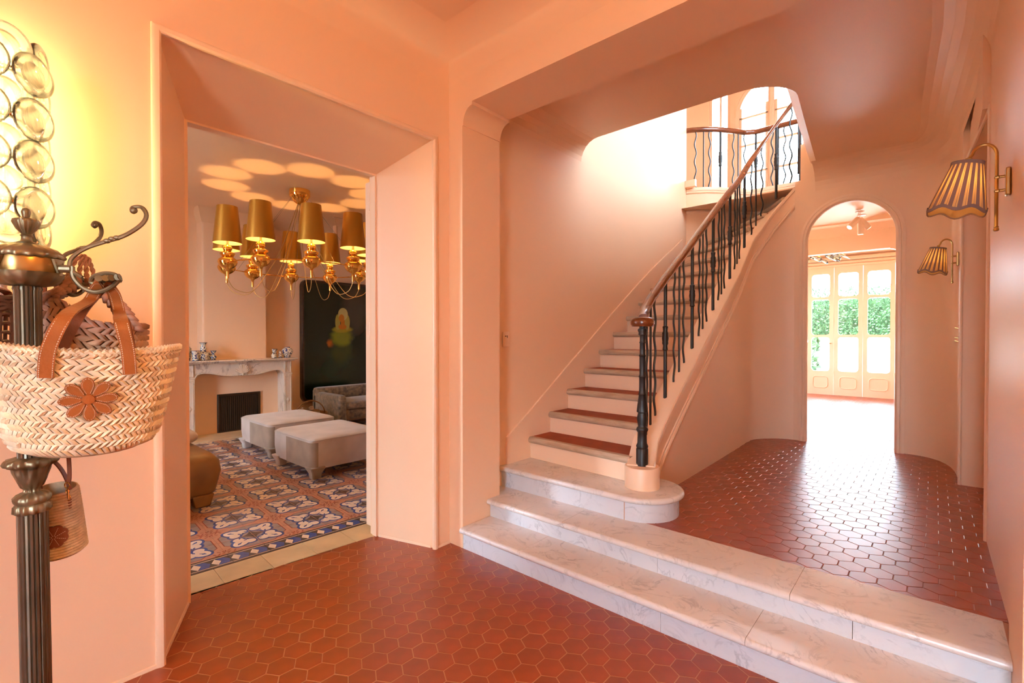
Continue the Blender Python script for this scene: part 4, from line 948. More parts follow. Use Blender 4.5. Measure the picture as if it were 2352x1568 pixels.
b = MB(); b.box(1.66, 6.42, 0, 3.02, 6.88, .022); F(b, 'hearth_slab', M('cream_hearth_stone', (.62, .45, .28), .4, var=(6, .1)), bevel=.003)
# ---- blue and white vases
def vase_mat(i, body=(.72, .66, .56), th=.53):
    m = M('blue_white_glaze', body, .14); nt = m.node_tree; N = nt.nodes; L = nt.links; p = N['Principled BSDF']; tc = N.new('ShaderNodeTexCoord'); mp = N.new('ShaderNodeMapping'); mp.inputs['Location'].default_value = (i * 3.1, i * 1.7, 0)
    L.new(tc.outputs['Object'], mp.inputs['Vector']); nz = N.new('ShaderNodeTexNoise'); nz.inputs['Scale'].default_value = 64; nz.inputs['Detail'].default_value = 2; L.new(mp.outputs[0], nz.inputs['Vector'])
    r = N.new('ShaderNodeMapRange'); r.inputs[1].default_value = th; r.inputs[2].default_value = th + .03; L.new(nz.outputs['Fac'], r.inputs[0])
    mx = N.new('ShaderNodeMix'); mx.data_type = 'RGBA'; mx.inputs[6].default_value = (*body, 1); mx.inputs[7].default_value = (.03, .04, .16, 1); L.new(r.outputs[0], mx.inputs[0]); L.new(mx.outputs[2], p.inputs['Base Color']); return m
VB = M('cobalt_band', (.03, .04, .15), .15)
def vase(x, y, prof, label, i, th=.53, name='vase', sides=20):
    v = empty(name, (x, y, .955)); tag(v, label, 'vase', 'blue and white vases on the mantel')
    b = MB(); b.lathe(prof, sides); b.build('body', vase_mat(i, th=th), v)
    r, z = prof[-1]; b = MB(); b.lathe([(r * .75, z - .002), (r + .001, z - .004), (r + .0015, z), (r * .75, z + .001)], sides); b.build('rim', VB, v)
    r, z = prof[0]; b = MB(); b.lathe([(r * .9, 0), (r + .0015, 0), (r + .0015, .006), (r * .9, .006)], sides); b.build('foot', VB, v)
vase(1.70, 6.69, [(.05, 0), (.062, .02), (.072, .09), (.068, .14), (.05, .17), (.045, .175), (.05, .19)], 'big squat blue and white jar half hidden by the doorway', 0)
vase(1.775, 6.815, [(.035, 0), (.048, .05), (.052, .10), (.045, .15), (.03, .165)], 'round blue and white jar behind the others on the mantel left', 1)
vase(1.82, 6.65, [(.036, 0), (.034, .03), (.035, .08), (.042, .118), (.044, .122)], 'small straight blue and white vase second from the doorway', 2, .56)
vase(1.915, 6.69, [(.04, 0), (.058, .03), (.055, .075), (.03, .105), (.034, .125), (.036, .15), (.024, .18), (.03, .205), (.042, .218)], 'tall double gourd blue and white vase with flared mouth', 3)
vase(1.985, 6.815, [(.04, 0), (.055, .04), (.05, .08), (.03, .10)], 'low round jar behind the slender mantel vases', 4)
vase(2.02, 6.68, [(.026, 0), (.022, .015), (.034, .03), (.034, .045), (.018, .06), (.02, .09), (.034, .118)], 'slender flared vase, innermost of the left mantel group', 5, .48)
vase(2.735, 6.66, [(.026, 0), (.032, .02), (.032, .045), (.022, .06), (.02, .075)], 'tiny dark rimmed jar at the right mantel end', 6, .58)
vase(2.765, 6.71, [(.028, 0), (.024, .03), (.024, .08), (.036, .125)], 'slim upright vase of the right mantel group', 7)
vase(2.825, 6.68, [(.026, 0), (.024, .015), (.03, .035), (.02, .06), (.013, .075), (.016, .09), (.008, .10)], 'small lidded bottle left of the round ginger jar', 8)
vase(2.93, 6.70, [(.035, 0), (.045, .025), (.072, .075), (.07, .105), (.05, .13), (.034, .135), (.036, .148)], 'round blue and white ginger jar at the right mantel end', 9, .50)
# ---- painting
def canvas():
    m = M('dark_green_painting', (.006, .02, .008), .25); nt = m.node_tree; N = nt.nodes; L = nt.links; p = N['Principled BSDF']; tc = N.new('ShaderNodeTexCoord'); sx = N.new('ShaderNodeSeparateXYZ'); L.new(tc.outputs['Object'], sx.inputs[0]); cur = None
    def mth(op, a, b_=None):
        n = N.new('ShaderNodeMath'); n.operation = op
        for k, v in ((0, a), (1, b_)):
            if v is None: continue
            if isinstance(v, (int, float)): n.inputs[k].default_value = v
            else: L.new(v, n.inputs[k])
        return n.outputs[0]
    nz = N.new('ShaderNodeTexNoise'); nz.inputs['Scale'].default_value = 9; L.new(tc.outputs['Object'], nz.inputs['Vector'])
    wob = mth('MULTIPLY', mth('SUBTRACT', nz.outputs['Fac'], .5), .12)
    for (cx, cz, rx, rz, col, soft) in ((3.75, .75, .45, .35, (.004, .03, .014), .9), (4.15, 1.75, .3, .55, (.06, .055, .04), .8), (3.93, 1.05, .24, .30, (.03, .05, .004), .7), (3.93, 1.24, .21, .17, (.20, .23, .012), .5), (3.93, 1.36, .19, .06, (.36, .30, .02), .4), (3.73, 1.14, .06, .07, (.45, .12, .01), .8),
                                        (3.86, 1.47, .045, .13, (.42, .36, .06), .15), (4.02, 1.47, .05, .13, (.42, .36, .06), .15), (3.94, 1.40, .075, .045, (.5, .16, .012), .2), (3.945, 1.47, .035, .08, (.5, .17, .015), .1), (3.95, 1.60, .085, .10, (.55, .47, .16), .08), (3.925, 1.535, .048, .062, (.55, .19, .02), .08)):
        dx = mth('DIVIDE', mth('SUBTRACT', mth('ADD', sx.outputs['X'], wob if soft > .3 else 0.0), cx), rx); dz = mth('DIVIDE', mth('SUBTRACT', sx.outputs['Z'], cz), rz)
        d = mth('SQRT', mth('ADD', mth('MULTIPLY', dx, dx), mth('MULTIPLY', dz, dz)))
        r = N.new('ShaderNodeMapRange'); r.interpolation_type = 'SMOOTHSTEP'; r.inputs[1].default_value = 1 - soft; r.inputs[2].default_value = 1 + soft * .2; r.inputs[3].default_value = 1; r.inputs[4].default_value = 0; L.new(d, r.inputs[0])
        mx = N.new('ShaderNodeMix'); mx.data_type = 'RGBA'; mx.inputs[7].default_value = (*col, 1); L.new(r.outputs[0], mx.inputs[0])
        if cur is None: mx.inputs[6].default_value = (.004, .012, .005, 1)
        else: L.new(cur, mx.inputs[6])
        cur = mx.outputs[2]
    L.new(cur, p.inputs['Base Color'])
    vz = N.new('ShaderNodeTexVoronoi'); vz.inputs['Scale'].default_value = 38; vz.feature = 'DISTANCE_TO_EDGE'; L.new(tc.outputs['Object'], vz.inputs['Vector']); bp = N.new('ShaderNodeBump'); bp.inputs['Strength'].default_value = .25; bp.inputs['Distance'].default_value = .003; L.new(vz.outputs[0], bp.inputs['Height']); L.new(bp.outputs[0], p.inputs['Normal']); return m
pt = empty('painting', (3.85, 7.06, 1.18)); tag(pt, 'tall dark green picture of a woman in a pale headscarf, rounded frame', 'painting')
pr = rrect(3.32, 4.40, .30, 2.06, .07)
b = MB(); b.extr(pr, lambda p, t: (p[0], t, p[1]), 7.03, 7.07); loc(b.build('canvas', canvas(), pt, angle=30), pt).location = (0, 0, 0); pt.location = (0, 0, 0)
b = MB(); b.sweep([(-.012, -.03), (-.012, .012), (.0, .026), (.02, .03), (.036, .02), (.04, -.03)], [(p[0], 7.05, p[1]) for p in pr], up=(0, -1, 0), closed=True); b.build('picture_frame', wood('dark_walnut', (.05, .022, .010), (.03, .012, .006), 5, .3, (1, 1, 6)), pt)
# ---- ottomans
GREYV = M('pale_velvet', (.55, .47, .42), .75, sheen=.4, var=(5, .12)); TAUPE = M('taupe_velvet', (.33, .235, .165), .75, sheen=.4, var=(6, .18))
def ottoman(x0, y0_, label):
    W, D, H = .72, .80, .36; o = empty('ottoman', (x0 + W / 2, y0_ + D / 2, 0)); tag(o, label, 'ottoman', 'velvet ottomans in front of the fireplace')
    def rr(k, r, z):
        return [(x, y, z) for x, y in arc(W / 2 - k - r, D / 2 - k - r, r, 0, 90, 5) + arc(-W / 2 + k + r, D / 2 - k - r, r, 90, 180, 5) + arc(-W / 2 + k + r, -D / 2 + k + r, r, 180, 270, 5) + arc(W / 2 - k - r, -D / 2 + k + r, r, 270, 360, 5)]
    b = MB(); b.loft([rr(.03, .05, .085), rr(.012, .05, .09), rr(.0, .055, .2), rr(.0, .055, H - .035), rr(.012, .055, H - .012), rr(.03, .05, H - .002), rr(.12, .04, H + .006), rr(.3, .03, H + .010)])
    bd = b.build('body', GREYV, o, angle=60)
    b = MB(); b.loft([[p for p in rr(-.003, .056, z)] for z in (H - .030, H - .022)], True, False); b.tube(rr(.004, .055, H - .018) + [rr(.004, .055, H - .018)[0]], .004, 6); b.build('piping', GREYV, bd)
    # darker band near the corner
    b = MB()
    ring = lambda z, e: [(-W / 2 - e, .10, z), (-W / 2 - e, -D / 2 + .055, z)] + [(x, y, z) for x, y in arc(-W / 2 + .055, -D / 2 + .055, .055 + e, 180, 270, 5)]
    b.loft([ring(.095, .002), ring(.2, .003), ring(H - .036, .003)], False, False); b.build('band', TAUPE, bd, recalc=False)
    for sx in (-1, 1):
        for sy in (-1, 1):
            b = MB(); cx, cy_ = sx * (W / 2 - .075), sy * (D / 2 - .075)
            b.loft([[(cx + sx * .02 + q[0] * s, cy_ + sy * .02 + q[1] * s, z) for q in ((.07, .07), (-.07, .07), (-.07, -.07), (.07, -.07))] for z, s in ((0, .55), (.05, .62), (.09, .9), (.11, 1.0))]); b.build('foot', TAUPE if sx < 0 and sy < 0 else GREYV, o, bevel=.012)
ottoman(1.965, 4.02, 'near pale velvet ottoman with a taupe corner band')
ottoman(2.03, 5.06, 'far pale velvet ottoman nearer the fireplace')
# ---- tan leather sofa end at the left jamb
SOFA = M('olive_brown_leather', (.27, .125, .035), .42, var=(5, .22), bump=(30, .08))
so_ = empty('sofa', (.75, 4.4, 0)); tag(so_, 'olive brown leather sofa end showing beside the left jamb', 'sofa')
def rbox(x0, x1, y0_, y1_, zs, r):
    rings = []
    for z, k in zs: rings.append([(x, y, z) for x, y in arc(x1 - k - r, y1_ - k - r, r, 0, 90, 5) + arc(x0 + k + r, y1_ - k - r, r, 90, 180, 5) + arc(x0 + k + r, y0_ + k + r, r, 180, 270, 5) + arc(x1 - k - r, y0_ + k + r, r, 270, 360, 5)])
    return rings
b = MB(); b.loft(rbox(.25, 1.265, 3.97, 4.80, [(.075, .05), (.10, .03), (.25, .0), (.33, .01), (.375, .05), (.385, .12)], .07)); loc(b.build('base', SOFA, so_, angle=60), so_)
b = MB(); b.loft(rbox(.15, .62, 3.9, 4.9, [(.1, .02), (.4, 0), (.62, .02), (.68, .08)], .07)); loc(b.build('backrest', SOFA, so_, angle=60), so_)
b = MB(); b.tube([(1.01, 3.972, .09), (1.01, 3.968, .25), (1.01, 3.99, .345), (1.01, 4.05, .38), (1.01, 4.6, .392)], .004, 6); loc(b.build('seam', SOFA, so_), so_)
for x in (.4, 1.14):
    for y in (4.05, 4.68): b = MB(); b.loft([[(x + q[0] * s, y + q[1] * s, z) for q in ((.07, .06), (-.07, .06), (-.07, -.06), (.07, -.06))] for z, s in ((0, .7), (.09, 1))]); loc(b.build('foot', SOFA, so_, bevel=.008), so_)
pi_ = empty('cushion', (1.02, 4.62, .39)); tag(pi_, 'white cushion with red stripes lying on the leather sofa', 'cushion')
b = MB(); rings = []
for i in range(9):
    t = -1 + 2 * i / 8; k = (1 - t * t) ** .5 if abs(t) < 1 else 0; rings.append([(x * (.16 + .07 * k), y * (.16 + .07 * k), .05 * t + .05) for x, y in [(math.copysign(abs(math.cos(a)) ** .5, math.cos(a)), math.copysign(abs(math.sin(a)) ** .5, math.sin(a))) for a in [2 * PI * q / 24 for q in range(24)]]])
b.loft(rings); b.build('cover', M('cushion_linen', (.66, .52, .44), .8), pi_)
for k in (-.12, 0, .12): b = MB(); b.tube([(k, -.2 + .04 * q, .103 - .0012 * (q - 5) ** 2 - abs(k) * .12) for q in range(11)], .009, 6, flat=.3); b.build('stripe', M('brick_red_stripe', (.32, .06, .03), .8), pi_)
# ---- brown velvet armchair
VELV = M('crushed_brown_velvet', (.14, .085, .045), .5, sheen=.8, var=(22, .75))
ac = empty('armchair', (3.75, 6.45, 0)); tag(ac, 'low brown crushed velvet tub armchair under the painting', 'armchair')
b = MB(); b.loft(rbox(3.36, 4.20, 6.02, 6.72, [(.09, .02), (.12, 0), (.23, 0), (.25, .02)], .05)); loc(b.build('seat_base', VELV, ac, angle=60), ac)
b = MB(); b.loft(rbox(3.42, 4.10, 5.99, 6.60, [(.25, .02), (.27, 0), (.32, .0), (.345, .03), (.35, .08)], .06)); loc(b.build('seat_cushion', VELV, ac, angle=60), ac)
for x0, x1 in ((3.31, 3.43), (4.10, 4.22)): b = MB(); b.loft(rbox(x0, x1, 6.0, 6.74, [(.05, .01), (.08, 0), (.40, 0), (.435, .012), (.45, .035)], .035)); loc(b.build('arm', VELV, ac, angle=60), ac)
b = MB(); b.loft(rbox(3.31, 4.22, 6.62, 6.78, [(.05, .01), (.08, 0), (.46, 0), (.50, .012), (.51, .035)], .05)); loc(b.build('backrest', VELV, ac, angle=60), ac)
for x in (3.36, 4.16):
    for y in (6.06, 6.70): b = MB(); b.lathe([(.015, 0), (.025, .055)], 10, (x, y, 0)); loc(b.build('leg', BLACK, ac), ac)
# ---- log basket
lb = empty('log_basket', (3.0, 6.18, 0)); tag(lb, 'woven log basket with a hooped handle behind the ottomans', 'basket')
b = MB(); b.lathe([(.16, 0), (.20, .14), (.215, .24), (.205, .242), (.19, .14), (.15, .02)], 28, mod=lambda a, z: 1 + .02 * math.cos(26 * a)); b.build('basket_body', M('brown_wicker', (.26, .11, .035), .6, var=(40, .3)), lb)
b = MB(); b.tube([(.2 * math.cos(t) * 1.02, 0, .2 + .20 * math.sin(t)) for t in [PI * k / 14 for k in range(15)]], .009, 6); b.build('handle', M('brown_handle', (.2, .08, .025), .5), lb)
for k in range(5): b = MB(); a = k * 1.1; b.tube([(-.12 * math.cos(a), -.12 * math.sin(a), .20 + .015 * k), (.12 * math.cos(a), .12 * math.sin(a), .24 + .02 * k)], .028, 8); b.build('log', wood('fire_log', (.30, .17, .08), (.16, .08, .04), 9, .8), lb)
# ---- pendant spot and rail on the salon ceiling
ps = empty('track_spot', (3.32, 6.1, 2.86)); tag(ps, 'small peach cylinder spotlight hanging behind the chandelier', 'lamp')
b = MB(); b.box(-.03, -.02, -.012, .75, .02, 0); b.build('track', PAINT_GLOSS, ps, bevel=.003)
b = MB(); b.tube([(0, 0, -.01), (0, 0, -.12)], .004, 6); b.build('stem', PAINT_GLOSS, ps)
b = MB(); b.lathe([(.026, -.30), (.03, -.298), (.03, -.12), (.026, -.118)], 16); b.build('spot_body', PAINT_GLOSS, ps)
b = MB(); b.lathe([(.005, -.302), (.024, -.3015), (.024, -.2995), (.005, -.2995)], 16); b.build('lens', emit('track_lens', (1, .8, .5), 8), ps)
# ---- gold chandelier
ch = empty('chandelier', (2.45, 5.27, 2.86)); tag(ch, 'polished gold ring chandelier with ten gold shaded lamps', 'chandelier')
b = MB(); b.lathe([(.105, 0), (.108, -.004), (.108, -.065), (.103, -.075), (.085, -.10), (.06, -.13), (.035, -.15), (.02, -.155)], 32); b.build('ceiling_canopy', GOLD, ch)
RR = .73; ZR = 1.985 - 2.86
b = MB(); b.tube([(RR * math.cos(2 * PI * k / 60), RR * math.sin(2 * PI * k / 60), ZR) for k in range(61)], .006, 6, cap=False); b.build('ring', GOLD, ch)
lampP = [(.010, -.165), (.011, -.15), (.011, -.095), (.014, -.09), (.018, -.075), (.040, -.055), (.055, -.03), (.062, 0), (.058, .022), (.042, .042), (.034, .052), (.046, .062), (.044, .070), (.048, .078), (.046, .088), (.036, .094), (.026, .102), (.022, .112), (.028, .118), (.030, .128), (.026, .136), (.030, .142), (.026, .15), (.022, .158), (.014, .165), (.012, .175)]
view = math.atan2(-5.27, -2.45)     # towards the hall door
for k in range(10):
    a = view + math.radians(8 + 36 * k); x, y = RR * math.cos(a), RR * math.sin(a)
    b = MB(); b.lathe([(r * (1.42 if r > .02 else 1.15), z) for r, z in lampP], 20, (x, y, ZR)); lo_ = b.build('lamp_base', GOLD, ch, angle=60)
    b = MB(); b.lathe([(.011, .17), (.011, .24)], 10, (x, y, ZR)); b.build('candle_tube', M('ivory_tube', (.8, .6, .3), .5), lo_)
    rings = [[(x + r * math.cos(2 * PI * q / 28), y + r * math.sin(2 * PI * q / 28), ZR + z) for q in range(28)] for r, z in ((.128, .185), (.093, .545))]
    b = MB(); b.loft(rings, True, False); b.build('shade', GOLD_SHADE, lo_, recalc=False)
    rings = [[(x + r * math.cos(2 * PI * q / 28), y + r * math.sin(2 * PI * q / 28), ZR + z) for q in range(28)] for r, z in ((.1262, .1852), (.0915, .5445))]
    b = MB(); b.loft(rings, True, False); b.build('shade_lining', GOLD_IN, lo_, recalc=False)
    b = MB(); b.sphere((x, y, ZR + .275), .02, 10, 6, (1, 1, 1.6)); b.build('bulb', emit('chandelier_bulb', (1, .66, .26), 40), lo_)
    point(ch, (x, y, ZR + .31), 5.5, (1, .60, .22), .02)
    # hanging cable from canopy to lamp foot
    ca, sa = math.cos(a), math.sin(a)
    cab = smoothpath([(.02 * ca, .02 * sa, -.155), (.18 * ca, .18 * sa, -.62), (.32 * ca, .32 * sa, -.90), (.50 * ca, .50 * sa, ZR - .27), (.66 * ca, .66 * sa, ZR - .265), (x, y, ZR - .165)], 6)
    b = MB(); b.tube(cab, .0035, 5); b.build('cable', M('gold_cable', (.55, .32, .10), .4, .3), ch)
for k in range(5):
    a = view + math.radians(26 + 72 * k); b = MB(); b.tube([(.09 * math.cos(a), .09 * math.sin(a), -.08), (RR * math.cos(a), RR * math.sin(a), ZR)], .0014, 4); b.build('wire', BRASS_DK, ch)
# ================================================================== glass disc wall lamp
dl = empty('disc_wall_lamp', (.03, 2.2, 1.83)); tag(dl, 'glowing wall lamp of overlapping clear glass discs on a gold frame', 'lamp')
DISC = lens_glass('blown_disc_glass', (1, .99, .96), (1, .97, .90), .74, .26); CORE = lens_glass('rosy_disc_core', (1, .96, .90), (1, .90, .80), .75, .25)
b = MB(); b.box(-.10, -.012, -.26, .10, 0, .26); b.build('wall_plate', GOLD, dl, bevel=.004)
b = MB()
for z in (-.27, -.135, 0, .135, .27): b.tube([(.075 * math.cos(t), -.07 - .075 * math.sin(t), z) for t in [PI * k / 12 for k in range(13)]], .004, 6)
for t in (.2, .8, 1.57, 2.35, 2.95): b.tube([(.075 * math.cos(t), -.07 - .075 * math.sin(t), -.27), (.075 * math.cos(t), -.07 - .075 * math.sin(t), .27)], .004, 6)
b.build('gold_frame', GOLD, dl)
dprof = [(.002, -.010), (.036, -.010), (.040, -.013), (.052, -.014), (.060, -.008), (.062, 0), (.060, .008), (.050, .013), (.041, .011), (.037, .006), (.002, .005)]
m1 = MB(); m1.lathe(dprof, 28); m1.cur = 1; m1.lathe([(.002, -.006), (.034, -.006), (.036, 0), (.034, .003), (.002, .003)], 24); dm = m1.mesh('glass_disc', [DISC, CORE], angle=50)
for ci, ph in enumerate((-72, -48, -24, 0, 23, 45, 70)):
    for r_ in range(5):
        z = .258 - r_ * .129 - (.064 if ci % 2 else 0)
        if z < -.30: continue
        a = math.radians(ph); rad = .135 + (.022 if ci % 2 else 0)
        p = Vector((rad * math.sin(a), -.075 - rad * math.cos(a), z + rnd.uniform(-.006, .006))); nrm = Vector((math.sin(a), -math.cos(a), rnd.uniform(-.12, .05))).normalized()
        inst('glass_disc', dm, dl, Matrix.Translation(p) @ nrm.to_track_quat('Z', 'Y').to_matrix().to_4x4())
        b = MB(); b.tube([p - nrm * .075, p - nrm * .012], .003, 5); b.build('disc_stem', GOLD, dl)
for z in (-.19, -.05, .09, .23):
    b = MB(); b.sphere((0, -.08, z), .026, 12, 8, (1, 1, 1.3)); b.build('bulb', emit('disc_lamp_bulb', (1, .72, .30), 120), dl)
    point(dl, (0, -.085, z), 5.8, (1, .47, .09), .010)

# ================================================================== coat stand
SC = cam_at(62, 772, 1.10); SX, SY = SC.x, SC.y
cs = empty('coat_stand', (SX + .012, SY - .012, 0)); tag(cs, 'antique bronze coat stand with fluted column and curled hooks', 'coat stand'); cs.rotation_euler = (0, math.radians(-.5), 0)
cs.rotation_mode = 'XYZ'
lean = Vector((SX, SY, 1.4)) - Vector((SX + .012, SY - .012, 0)); cs.rotation_euler = lean.to_track_quat('Z', 'Y').to_euler()
cs.rotation_euler = (Matrix.Rotation(math.atan2(.012, 1.4), 3, 'X') @ Matrix.Rotation(math.atan2(-.012, 1.4), 3, 'Y')).to_euler()
flute = lambda n, k: (lambda a, z: 1 - k * max(0, math.cos(n * a)) ** 2)
acan = lambda n, k: (lambda a, z: 1 + k * abs(math.cos(n * a / 2 + 30 * z)) + k * .5 * math.cos(n * a - 60 * z))
b = MB(); b.lathe([(.024, 0), (.0255, .002), (.0235, .006), (.0235, .380), (.0255, .384), (.024, .39)], 80, (0, 0, .972), mod=flute(20, .10)); b.build('upper_column', BRASS_ST, cs, angle=50)
b = MB(); b.lathe([(.0265, 0), (.0265, .64)], 80, (0, 0, .212), mod=flute(20, .10)); b.build('lower_column', BRASS_ST, cs, angle=50)
b = MB(); b.lathe([(.025, 0), (.03, .004), (.03, .018), (.026, .022), (.03, .028), (.031, .036), (.024, .044), (.014, .048), (.013, .055), (.018, .060), (.024, .075), (.029, .095), (.030, .103), (.033, .106), (.041, .110), (.044, .116), (.041, .124), (.026, .128)], 144, (0, 0, .850), mod=acan(12, .085)); b.build('capital', BRASS_DK, cs, angle=60)
b = MB(); b.lathe([(.013, 1.352), (.013, 1.366)], 20); b.build('neck', BRASS, cs)
b = MB(); b.lathe([(.03, 1.363), (.042, 1.366), (.052, 1.375), (.059, 1.386), (.061, 1.393)], 144, mod=acan(14, .06)); b.build('lower_bowl', BRASS_DK, cs, angle=60)
b = MB(); b.lathe([(.0575, 1.391), (.0585, 1.393), (.0585, 1.426), (.0575, 1.428)], 48); b.build('brass_band', BRASS, cs)
b = MB(); b.lathe([(.060, 1.426), (.0625, 1.430), (.060, 1.437), (.050, 1.446), (.044, 1.449), (.030, 1.455), (.016, 1.458)], 144, mod=acan(18, .06)); b.build('dome', BRASS_DK, cs, angle=60)
b = MB(); b.lathe([(.017, 1.457), (.018, 1.460), (.010, 1.464), (.0085, 1.474), (.011, 1.476), (.0085, 1.479), (.016, 1.490), (.022, 1.505), (.0225, 1.511), (.013, 1.515), (.006, 1.517), (.0075, 1.523), (.0085, 1.529), (.006, 1.536), (.001, 1.539)], 96, mod=lambda a, z: 1 + (.09 * abs(math.cos(7 * a)) if 1.48 < z < 1.508 else 0)); b.build('finial', BRASS_DK, cs, angle=60)
b = MB(); b.lathe([(.15, .0), (.155, .02), (.13, .05), (.07, .09), (.04, .13), (.03, .16), (.04, .175), (.03, .19), (.027, .215)], 48, mod=acan(10, .02)); b.build('base', BRASS_DK, cs)
for k in range(4):
    a = PI / 4 + k * PI / 2; b = MB(); b.sphere((.16 * math.cos(a), .16 * math.sin(a), .025), .028, 10, 6, (1.2, 1.2, .9)); b.build('claw_foot', BRASS_DK, cs)
back = math.atan2(-SY, -SX)      # towards the viewer
def arm(az):
    a = back + math.radians(az); ux, uy = math.cos(a), math.sin(a)
    P = lambda r, z: (ux * r, uy * r, z)
    ar = MB(); tn = Vector((-uy, ux, 0))
    plate_ = [P(.0600, 1.424), P(.0600, 1.395)]
    for s in (-1, 1): ar.sphere(Vector(P(.0605, 1.416)) + tn * .010 * s, .003, 8, 5)
    ar.hexa([tuple(Vector(P(.0565, 1.424)) - tn * .018), tuple(Vector(P(.0565, 1.424)) + tn * .018), tuple(Vector(P(.060, 1.388)) + tn * .005), tuple(Vector(P(.060, 1.388)) - tn * .005)], [tuple(Vector(P(.0615, 1.424)) - tn * .018), tuple(Vector(P(.0615, 1.424)) + tn * .018), tuple(Vector(P(.064, 1.388)) + tn * .005), tuple(Vector(P(.064, 1.388)) - tn * .005)])
    ar.tube([P(.058, 1.404), P(.085, 1.404)], .009, 10)
    ar.tube(smoothpath([P(.105, 1.385), P(.083, 1.404), P(.085, 1.428), P(.112, 1.452), P(.145, 1.467), P(.19, 1.485), P(.225, 1.512), P(.236, 1.535), P(.226, 1.553), P(.209, 1.552), P(.206, 1.543), P(.212, 1.540)], 5), [.0045] * 15 + [.005] * 25 + [.0042] * 16, 8)
    for r, z in ((.155, 1.471), (.165, 1.476), (.175, 1.479)): ar.sphere(P(r, z), .0075, 8, 5, (1, 1, .8))
    ar.sphere(P(.210, 1.545), .008, 8, 6)
    o = ar.build('arm', BRASS_DK, cs)
    h = MB(); h.tube(smoothpath([P(.086, 1.410), P(.088, 1.385), P(.105, 1.362), P(.13, 1.352), P(.155, 1.360), P(.175, 1.378), P(.172, 1.392), P(.15, 1.396), P(.128, 1.388), P(.122, 1.376), P(.130, 1.372)], 5), .005, 8)
    for k in range(9):      # shell on the hook
        t = math.radians(-70 + 140 * k / 8); c = Vector(P(.140, 1.379)); h.tube([c, c + Vector((ux, uy, 0)) * .040 * math.cos(t) + tn * .034 * math.sin(t) + Vector((0, 0, .010 - .008 * abs(math.sin(t))))], [.004, .0075], 8)
    h.build('hook', BRASS_DK, o)
    return Vector((cs.location.x + ux * .14, cs.location.y + uy * .14, 1.37))
hooks = [arm(z) for z in (58, 142, 236, 306)]

# ================================================================== bags
def weave(b, surf, rows, cols, lift=.004, fat=.62, slant=.75, v0=0., v1=1.):
    """chevron braid laid over surf(u, v); every strand is a small raised lozenge"""
    for r in range(rows):
        va, vb = v0 + (v1 - v0) * r / rows, v0 + (v1 - v0) * (r + 1) / rows; sg = 1 if r % 2 else -1
        for c in range(cols):
            u = (c + .5 * (r % 2)) / cols; du = 1 / cols
            jl = lift * rnd.uniform(.7, 1.25)
            A = surf(u - sg * du * slant * .5 - du * fat * .5, va - .12 * (vb - va), 0); B = surf(u - sg * du * slant * .5 + du * fat * .5, va - .12 * (vb - va), 0)
            Cc = surf(u + sg * du * slant * .5 + du * fat * .5, vb + .12 * (vb - va), 0); D = surf(u + sg * du * slant * .5 - du * fat * .5, vb + .12 * (vb - va), 0)
            m0 = surf(u - sg * du * slant * .28, va + .22 * (vb - va), jl); m1 = surf(u + sg * du * slant * .28, va + .78 * (vb - va), jl)
            b.add([A, B, Cc, D, m0, m1], [(0, 1, 4), (1, 2, 5, 4), (2, 3, 5), (3, 0, 4, 5)])
def frame(c, ax, tilt=0.0):
    x = Vector(ax).normalized(); z = Vector((0, 0, 1)); z = (z + x * math.tan(tilt)).normalized(); x = (x - z * x.dot(z)).normalized(); y = z.cross(x)
    m = Matrix.Identity(4)
    for i in range(3): m[i][0] = x[i]; m[i][1] = y[i]; m[i][2] = z[i]; m[i][3] = c[i]
    return m
def strap(b, pts, w, t, side, n=8):
    P = smoothpath(pts, 7); sd = Vector(side).normalized(); rings = []
    for i, p in enumerate(P):
        tg = (P[min(i + 1, len(P) - 1)] - P[max(i - 1, 0)]).normalized(); s = (sd - tg * sd.dot(tg)).normalized(); nn = tg.cross(s)
        rings.append([p + s * w / 2 * a + nn * t / 2 * c for a, c in ((-1, -1), (1, -1), (1, 1), (-1, 1))])
    b.loft(rings); return P
# --- big palm basket
C0 = cam_at(203, 925, 1.0)
ray0 = Vector((C0.x, C0.y, 0)).normalized(); ax = Vector((ray0.y, -ray0.x, 0))
BM = frame(C0, ax, math.radians(2))
bk = empty('straw_basket'); bk.matrix_world = BM; tag(bk, 'large pale straw basket bag with tan handles and leather flower', 'bag')
def bsurf(u, v, l):
    t = 2 * PI * u; vv = max(0., min(1., v)); e = vv ** .75
    a = .110 + .043 * e; bb = .055 + .032 * e
    if vv < .16: k = math.sqrt(max(0, 1 - ((.16 - vv) / .16) ** 2)); k = .80 + .20 * k; a *= k; bb *= k
    cu, su = math.cos(t), math.sin(t); x = math.copysign(abs(cu) ** .9, cu) * a; y = math.copysign(abs(su) ** .9, su) * bb
    z = -.104 + .208 * vv + .018 * (x / .164) ** 2 * vv + .03 * (x / .164) ** 2 * (1 - vv)
    n = Vector((cu / a, su / bb, -.9)).normalized(); return Vector((x, y, z)) + n * l
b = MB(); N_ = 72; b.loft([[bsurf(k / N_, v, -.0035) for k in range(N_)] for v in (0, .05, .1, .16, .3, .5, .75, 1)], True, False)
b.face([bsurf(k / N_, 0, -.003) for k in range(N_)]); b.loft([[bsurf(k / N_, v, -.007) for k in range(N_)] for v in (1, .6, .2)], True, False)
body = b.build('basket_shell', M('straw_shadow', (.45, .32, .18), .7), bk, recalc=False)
b = MB(); weave(b, bsurf, 18, 66, .004, .86, .9, .03, 1.0); b.build('woven_straw', STRAW, bk, recalc=False, angle=75)
b = MB()
for k in range(96):
    u = k / 96; p = bsurf(u, 1.0, .001); q = bsurf(u + .016, 1.0, .001); b.tube([p + Vector((0, 0, -.004)), (p + q) / 2 + Vector((0, 0, .004)), q + Vector((0, 0, -.003))], .0045, 5)
b.build('rim_binding', STRAW, bk)
